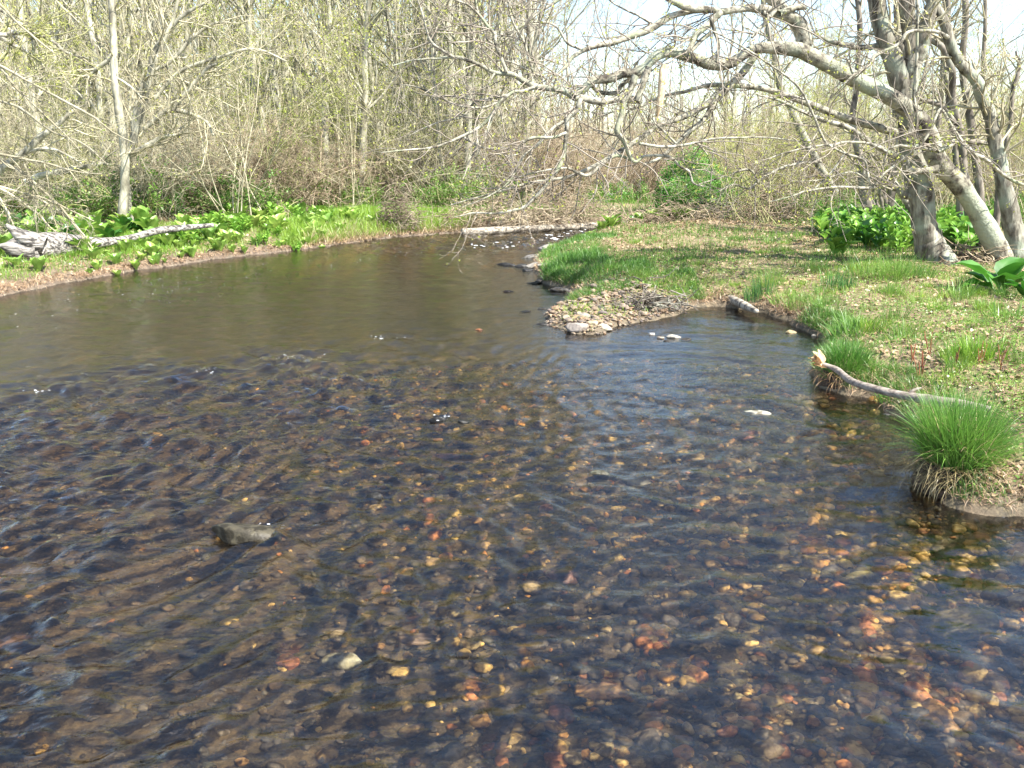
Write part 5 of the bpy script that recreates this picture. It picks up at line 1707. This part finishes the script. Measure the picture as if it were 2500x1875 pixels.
def carpet(name, label, n, pred, ymax, h, w, mat, ymin=3.5, lean=(.1, .9), seed=1, z=-.015, seg=3, power=1.0, cat='grass', grow_far=True, tone=(.7, 1.25)):
    q = sample(pred, n, ymax, ymin, seed=seed, power=power)
    rg = np.random.default_rng(seed + 50)
    zz = ground_z(q)
    n = len(q)
    m = MB()
    big = patch(q, 1.3, seed + 3)
    k = (1 + np.clip(q[:, 1] - 8, 0, 40) / 14) if grow_far else np.ones(n)
    cl = (rg.uniform(tone[0], tone[1], n) * (.8 + .4 * big))[:, None] * np.array([1, 1, 1])
    m.blades(np.concatenate([q, (zz + z)[:, None]], 1), rg.uniform(.4, 1.1, n) * h * (.55 + .9 * big), w * k * rg.uniform(.7, 1.3, n), rg.uniform(0, 6.28, n), rg.uniform(lean[0], lean[1], n), 0, cl, seg=seg)
    o = obj(name, m.mesh(name, M[mat]))
    return tag(o, label, cat, None, 'stuff')


def right(q): return (q[:, 0] > -1.2) & (q[:, 1] < 29.0)


def left(q): return (q[:, 0] < 1.5) & (q[:, 1] > 12) & ~((q[:, 0] > -1.2) & (q[:, 1] < 24))




pen = np.array(g2(1380, 570, .4)[:2])
def pband(q):
    """the grassy crown of the peninsula's front edge"""
    return np.exp(-((q[:, 0] - pen[0]) / 2.2) ** 2 - ((q[:, 1] - pen[1]) / 2.6) ** 2)


carpet('short_grass', 'short green grass patches over the right bank and peninsula', 40000,
       lambda q, s, r: right(q) & (s > .15) & barfree(q) & (r.uniform(size=len(q)) < np.clip(np.clip(patch(q, 1.9, 5) - .5, 0, 1) * 2.4 + pband(q) * .45, .03, 1)),
       24, .075, .0055, 'grass', seed=3, power=1.0)
carpet('edge_grass', 'taller dark green grass along the peninsula edge', 14000,
       lambda q, s, r: (q[:, 0] > -1.2) & (q[:, 0] < 2.9) & (q[:, 1] > 10.5) & (q[:, 1] < 21) & (s > .12) & (s < 1.3) & barfree(q) & (r.uniform(size=len(q)) < np.clip(patch(q, 1.5, 15) - .25, .03, 1)),
       21, .17, .006, 'sedge', ymin=10.5, seed=4)
carpet('olive_grass', 'rough olive grass and low weeds behind the peninsula', 28000,
       lambda q, s, r: right(q) & (q[:, 1] > 15) & (s > .25) & (r.uniform(size=len(q)) < np.clip(patch(q, .9, 25) - .15, .05, 1)), 29, .17, .006, 'under', ymin=15, seed=5)
carpet('bright_grass', 'bright yellow green young grass tufts on the near right bank', 15000,
       lambda q, s, r: right(q) & (q[:, 1] < 15) & (s > .2) & (r.uniform(size=len(q)) < patch(q, 2.6, 35) ** 5 + .02), 15, .12, .0055, 'grass_bright', ymin=4, seed=6)
carpet('corner_grass', 'long yellow green grass on the corner of the left bank', 13000,
       lambda q, s, r: (q[:, 0] > -5.5) & (q[:, 0] < -1.2) & (q[:, 1] > 21) & (s > .1) & (s < 2.6) & (r.uniform(size=len(q)) < .25 + .75 * patch(q, 1.1, 105)), 30, .36, .006, 'grass_bright', ymin=21, seed=15)
carpet('corner_straw', 'tall straw coloured dead grass on the corner of the left bank', 7000,
       lambda q, s, r: (q[:, 0] > -5.0) & (q[:, 0] < -1.0) & (q[:, 1] > 21) & (s > .05) & (s < 1.5) & (r.uniform(size=len(q)) < np.clip(patch(q, 1.3, 107) * 1.5 - .4, 0, 1)), 30, .38, .006, 'straw', lean=(.4, 1.9), ymin=21, seed=16,
       cat='dead grass')
carpet('edge_thatch', 'dead grass hanging over the rims of the banks', 20000,
       lambda q, s, r: (right(q) | left(q)) & (s > .03) & (s < .30) & barfree(q) & (r.uniform(size=len(q)) < .15 + .85 * patch(q, 2.2, 95)), 27, .15, .0055, 'straw', lean=(.8, 2.4), z=.0, seed=13, seg=4, cat='dead grass', tone=(.45, 1.0))
carpet('edge_green', 'ragged green grass fringing the right bank at the waterline', 16000,
       lambda q, s, r: right(q) & (q[:, 1] < 16) & (s > .04) & (s < .35) & barfree(q) & (r.uniform(size=len(q)) < np.clip(patch(q, 2.0, 97) * 1.4 - .4, 0, 1)), 16, .16, .005, 'grass', lean=(.3, 1.6), z=.0, seed=14, seg=4, ymin=4)
carpet('left_grass', 'fresh green grass along the left bank', 90000,
       lambda q, s, r: left(q) & (s > .3) & (s < 5) & (r.uniform(size=len(q)) < .10 + .9 * np.clip(patch(q, 1.2, 45) * 1.3 - .1, 0, 1) * np.clip((s - .2) / 1.0, .2, 1)), 32, .17, .006, 'grass_bright', ymin=12, seed=7)
carpet('far_grass', 'mixed green undergrowth across the floor of the woods', 75000,
       lambda q, s, r: (s > .3) & (q[:, 1] > 24) & (r.uniform(size=len(q)) < .15 + .85 * patch(q, .35, 55)), 62, .30, .008, 'under', ymin=24, seed=8)
carpet('dry_straw', 'flattened dry straw lying among the grass', 62000,
       lambda q, s, r: (right(q) | left(q)) & (s > .1) & (s < 6) & barfree(q) & (r.uniform(size=len(q)) < .12 + .88 * patch(q, 1.3, 65) ** 2), 27, .16, .0042, 'straw', lean=(1.5, 2.1), z=.02, seed=9, seg=2, cat='straw', tone=(.6, 1.1))
q = sample(lambda q, s, r: (right(q) | left(q)) & (s > .05) & (s < 9) & (r.uniform(size=len(q)) < .1 + .9 * patch(q, 1.1, 75)), 38000, 30, 4, seed=10)
rg = np.random.default_rng(91)
n = len(q)
A = rg.normal(size=(n, 3)) * np.array([1, 1, .35])
A = norm(A) * (rg.uniform(.02, .06, n) * (1 + q[:, 1] / 30))[:, None]
B = norm(np.cross(norm(rg.normal(size=(n, 3)) * np.array([.3, .3, 1])), A)) * np.linalg.norm(A, axis=1, keepdims=True) * .7
m = MB()
m.quads(np.concatenate([q, (ground_z(q) + .018)[:, None]], 1), A, B, 0, np.repeat(rg.uniform(.5, 1.25, n)[:, None], 3, 1))
tag(obj('leaf_litter', m.mesh('leaf_litter', M['litter'])), 'brown fallen leaves scattered over the banks', 'leaf litter', None, 'stuff')
q = sample(lambda q, s, r: right(q) & (s > .08) & (q[:, 1] < 16) & (r.uniform(size=len(q)) < .05 + .95 * patch(q, 1.9, 85) ** 1.5), 54000, 16, 4, seed=12)
n = len(q)
A = norm(rg.normal(size=(n, 3)) * np.array([1, 1, .3])) * rg.uniform(.010, .028, n)[:, None]
B = norm(np.cross(norm(rg.normal(size=(n, 3)) * np.array([.4, .4, 1])), A)) * np.linalg.norm(A, axis=1, keepdims=True) * .8
m = MB()
m.quads(np.concatenate([q, (ground_z(q) + rg.uniform(.01, .07, n))[:, None]], 1), A, B, 0, np.repeat(rg.uniform(.7, 1.25, n)[:, None], 3, 1))
tag(obj('small_herbs', m.mesh('small_herbs', M['herb'])), 'tiny green ground herbs carpeting the near right bank', 'herbs', None, 'stuff')
# foam flecks drifting on the left and over the riffles
rg = np.random.default_rng(17)
fl = []
for n_, poly_, s0, s1 in [(55, [(0, 740), (300, 690), (620, 640), (700, 660), (350, 760), (0, 830)], .005, .014), (30, [(700, 640), (1100, 590), (1150, 610), (800, 650)], .006, .014),
                          (50, [(1120, 600), (1330, 575), (1420, 556), (1450, 562), (1340, 590), (1180, 615)], .02, .07)]:
    P_ = tri_area_pts(poly_, n_, 0, rg)
    fl.append(np.concatenate([P_, rg.uniform(s0, s1, (n_, 1))], 1))
for cx, cy, wx_, n_ in [(725, 874, 45, 26), (500, 905, 40, 16), (935, 826, 40, 14), (1078, 1020, 22, 8), (650, 1290, 55, 12), (95, 955, 40, 10)]:
    P_ = np.array([G(cx + rg.normal() * wx_ * .5, cy + rg.normal() * 4, 0)[:2] for _ in range(n_)])
    fl.append(np.concatenate([P_, rg.uniform(.004, .014, (n_, 1))], 1))
fl = np.concatenate(fl)
V = IV1[None] * (fl[:, 2] / 2)[:, None, None] * np.array([2.0, .8, .3]) + np.concatenate([fl[:, :2], np.full((len(fl), 1), .010)], 1)[:, None]
Fm = (IF1[None] + (np.arange(len(fl)) * len(IV1))[:, None, None]).reshape(-1, 3)
m = MB()
m.add(V, Fm, 0)
tag(obj('foam_flecks', m.mesh('foam_flecks', M['foam'])), 'white foam flecks drifting on the calm reach and over the far riffle', 'foam', None, 'stuff')


# ------------------------------------------------------------------ look-alikes: say which one of its neighbours each is
ORD0 = ['leftmost', 'second from left', 'third from left', 'fourth from left', 'fifth from left', 'sixth from left', 'seventh from left', 'eighth from left', 'ninth from left', 'tenth from left',
       'eleventh from left', 'twelfth from left', 'thirteenth from left', 'fourteenth from left', 'fifteenth from left', 'sixteenth from left', 'seventeenth from left', 'eighteenth from left']
ORD = ORD0 + [w + ' from left' for w in 'nineteenth twentieth twenty-first twenty-second twenty-third twenty-fourth twenty-fifth twenty-sixth twenty-seventh twenty-eighth twenty-ninth thirtieth thirty-first thirty-second thirty-third thirty-fourth thirty-fifth thirty-sixth'.split()]
by = {}
for o in scene.objects:
    if o.parent is None and 'label' in o and o.get('kind') != 'stuff':
        by.setdefault(o['label'], []).append(o)
for lab, os_ in by.items():
    if 1 < len(os_) <= 36:
        os_.sort(key=lambda o: o.location.x / max(o.location.y, .1))
        for i, o in enumerate(os_):
            w = ORD[i] if i < len(os_) - 1 else 'rightmost'
            if len(lab.split()) + len(w.split()) <= 16:
                o['label'] = lab + ', ' + w
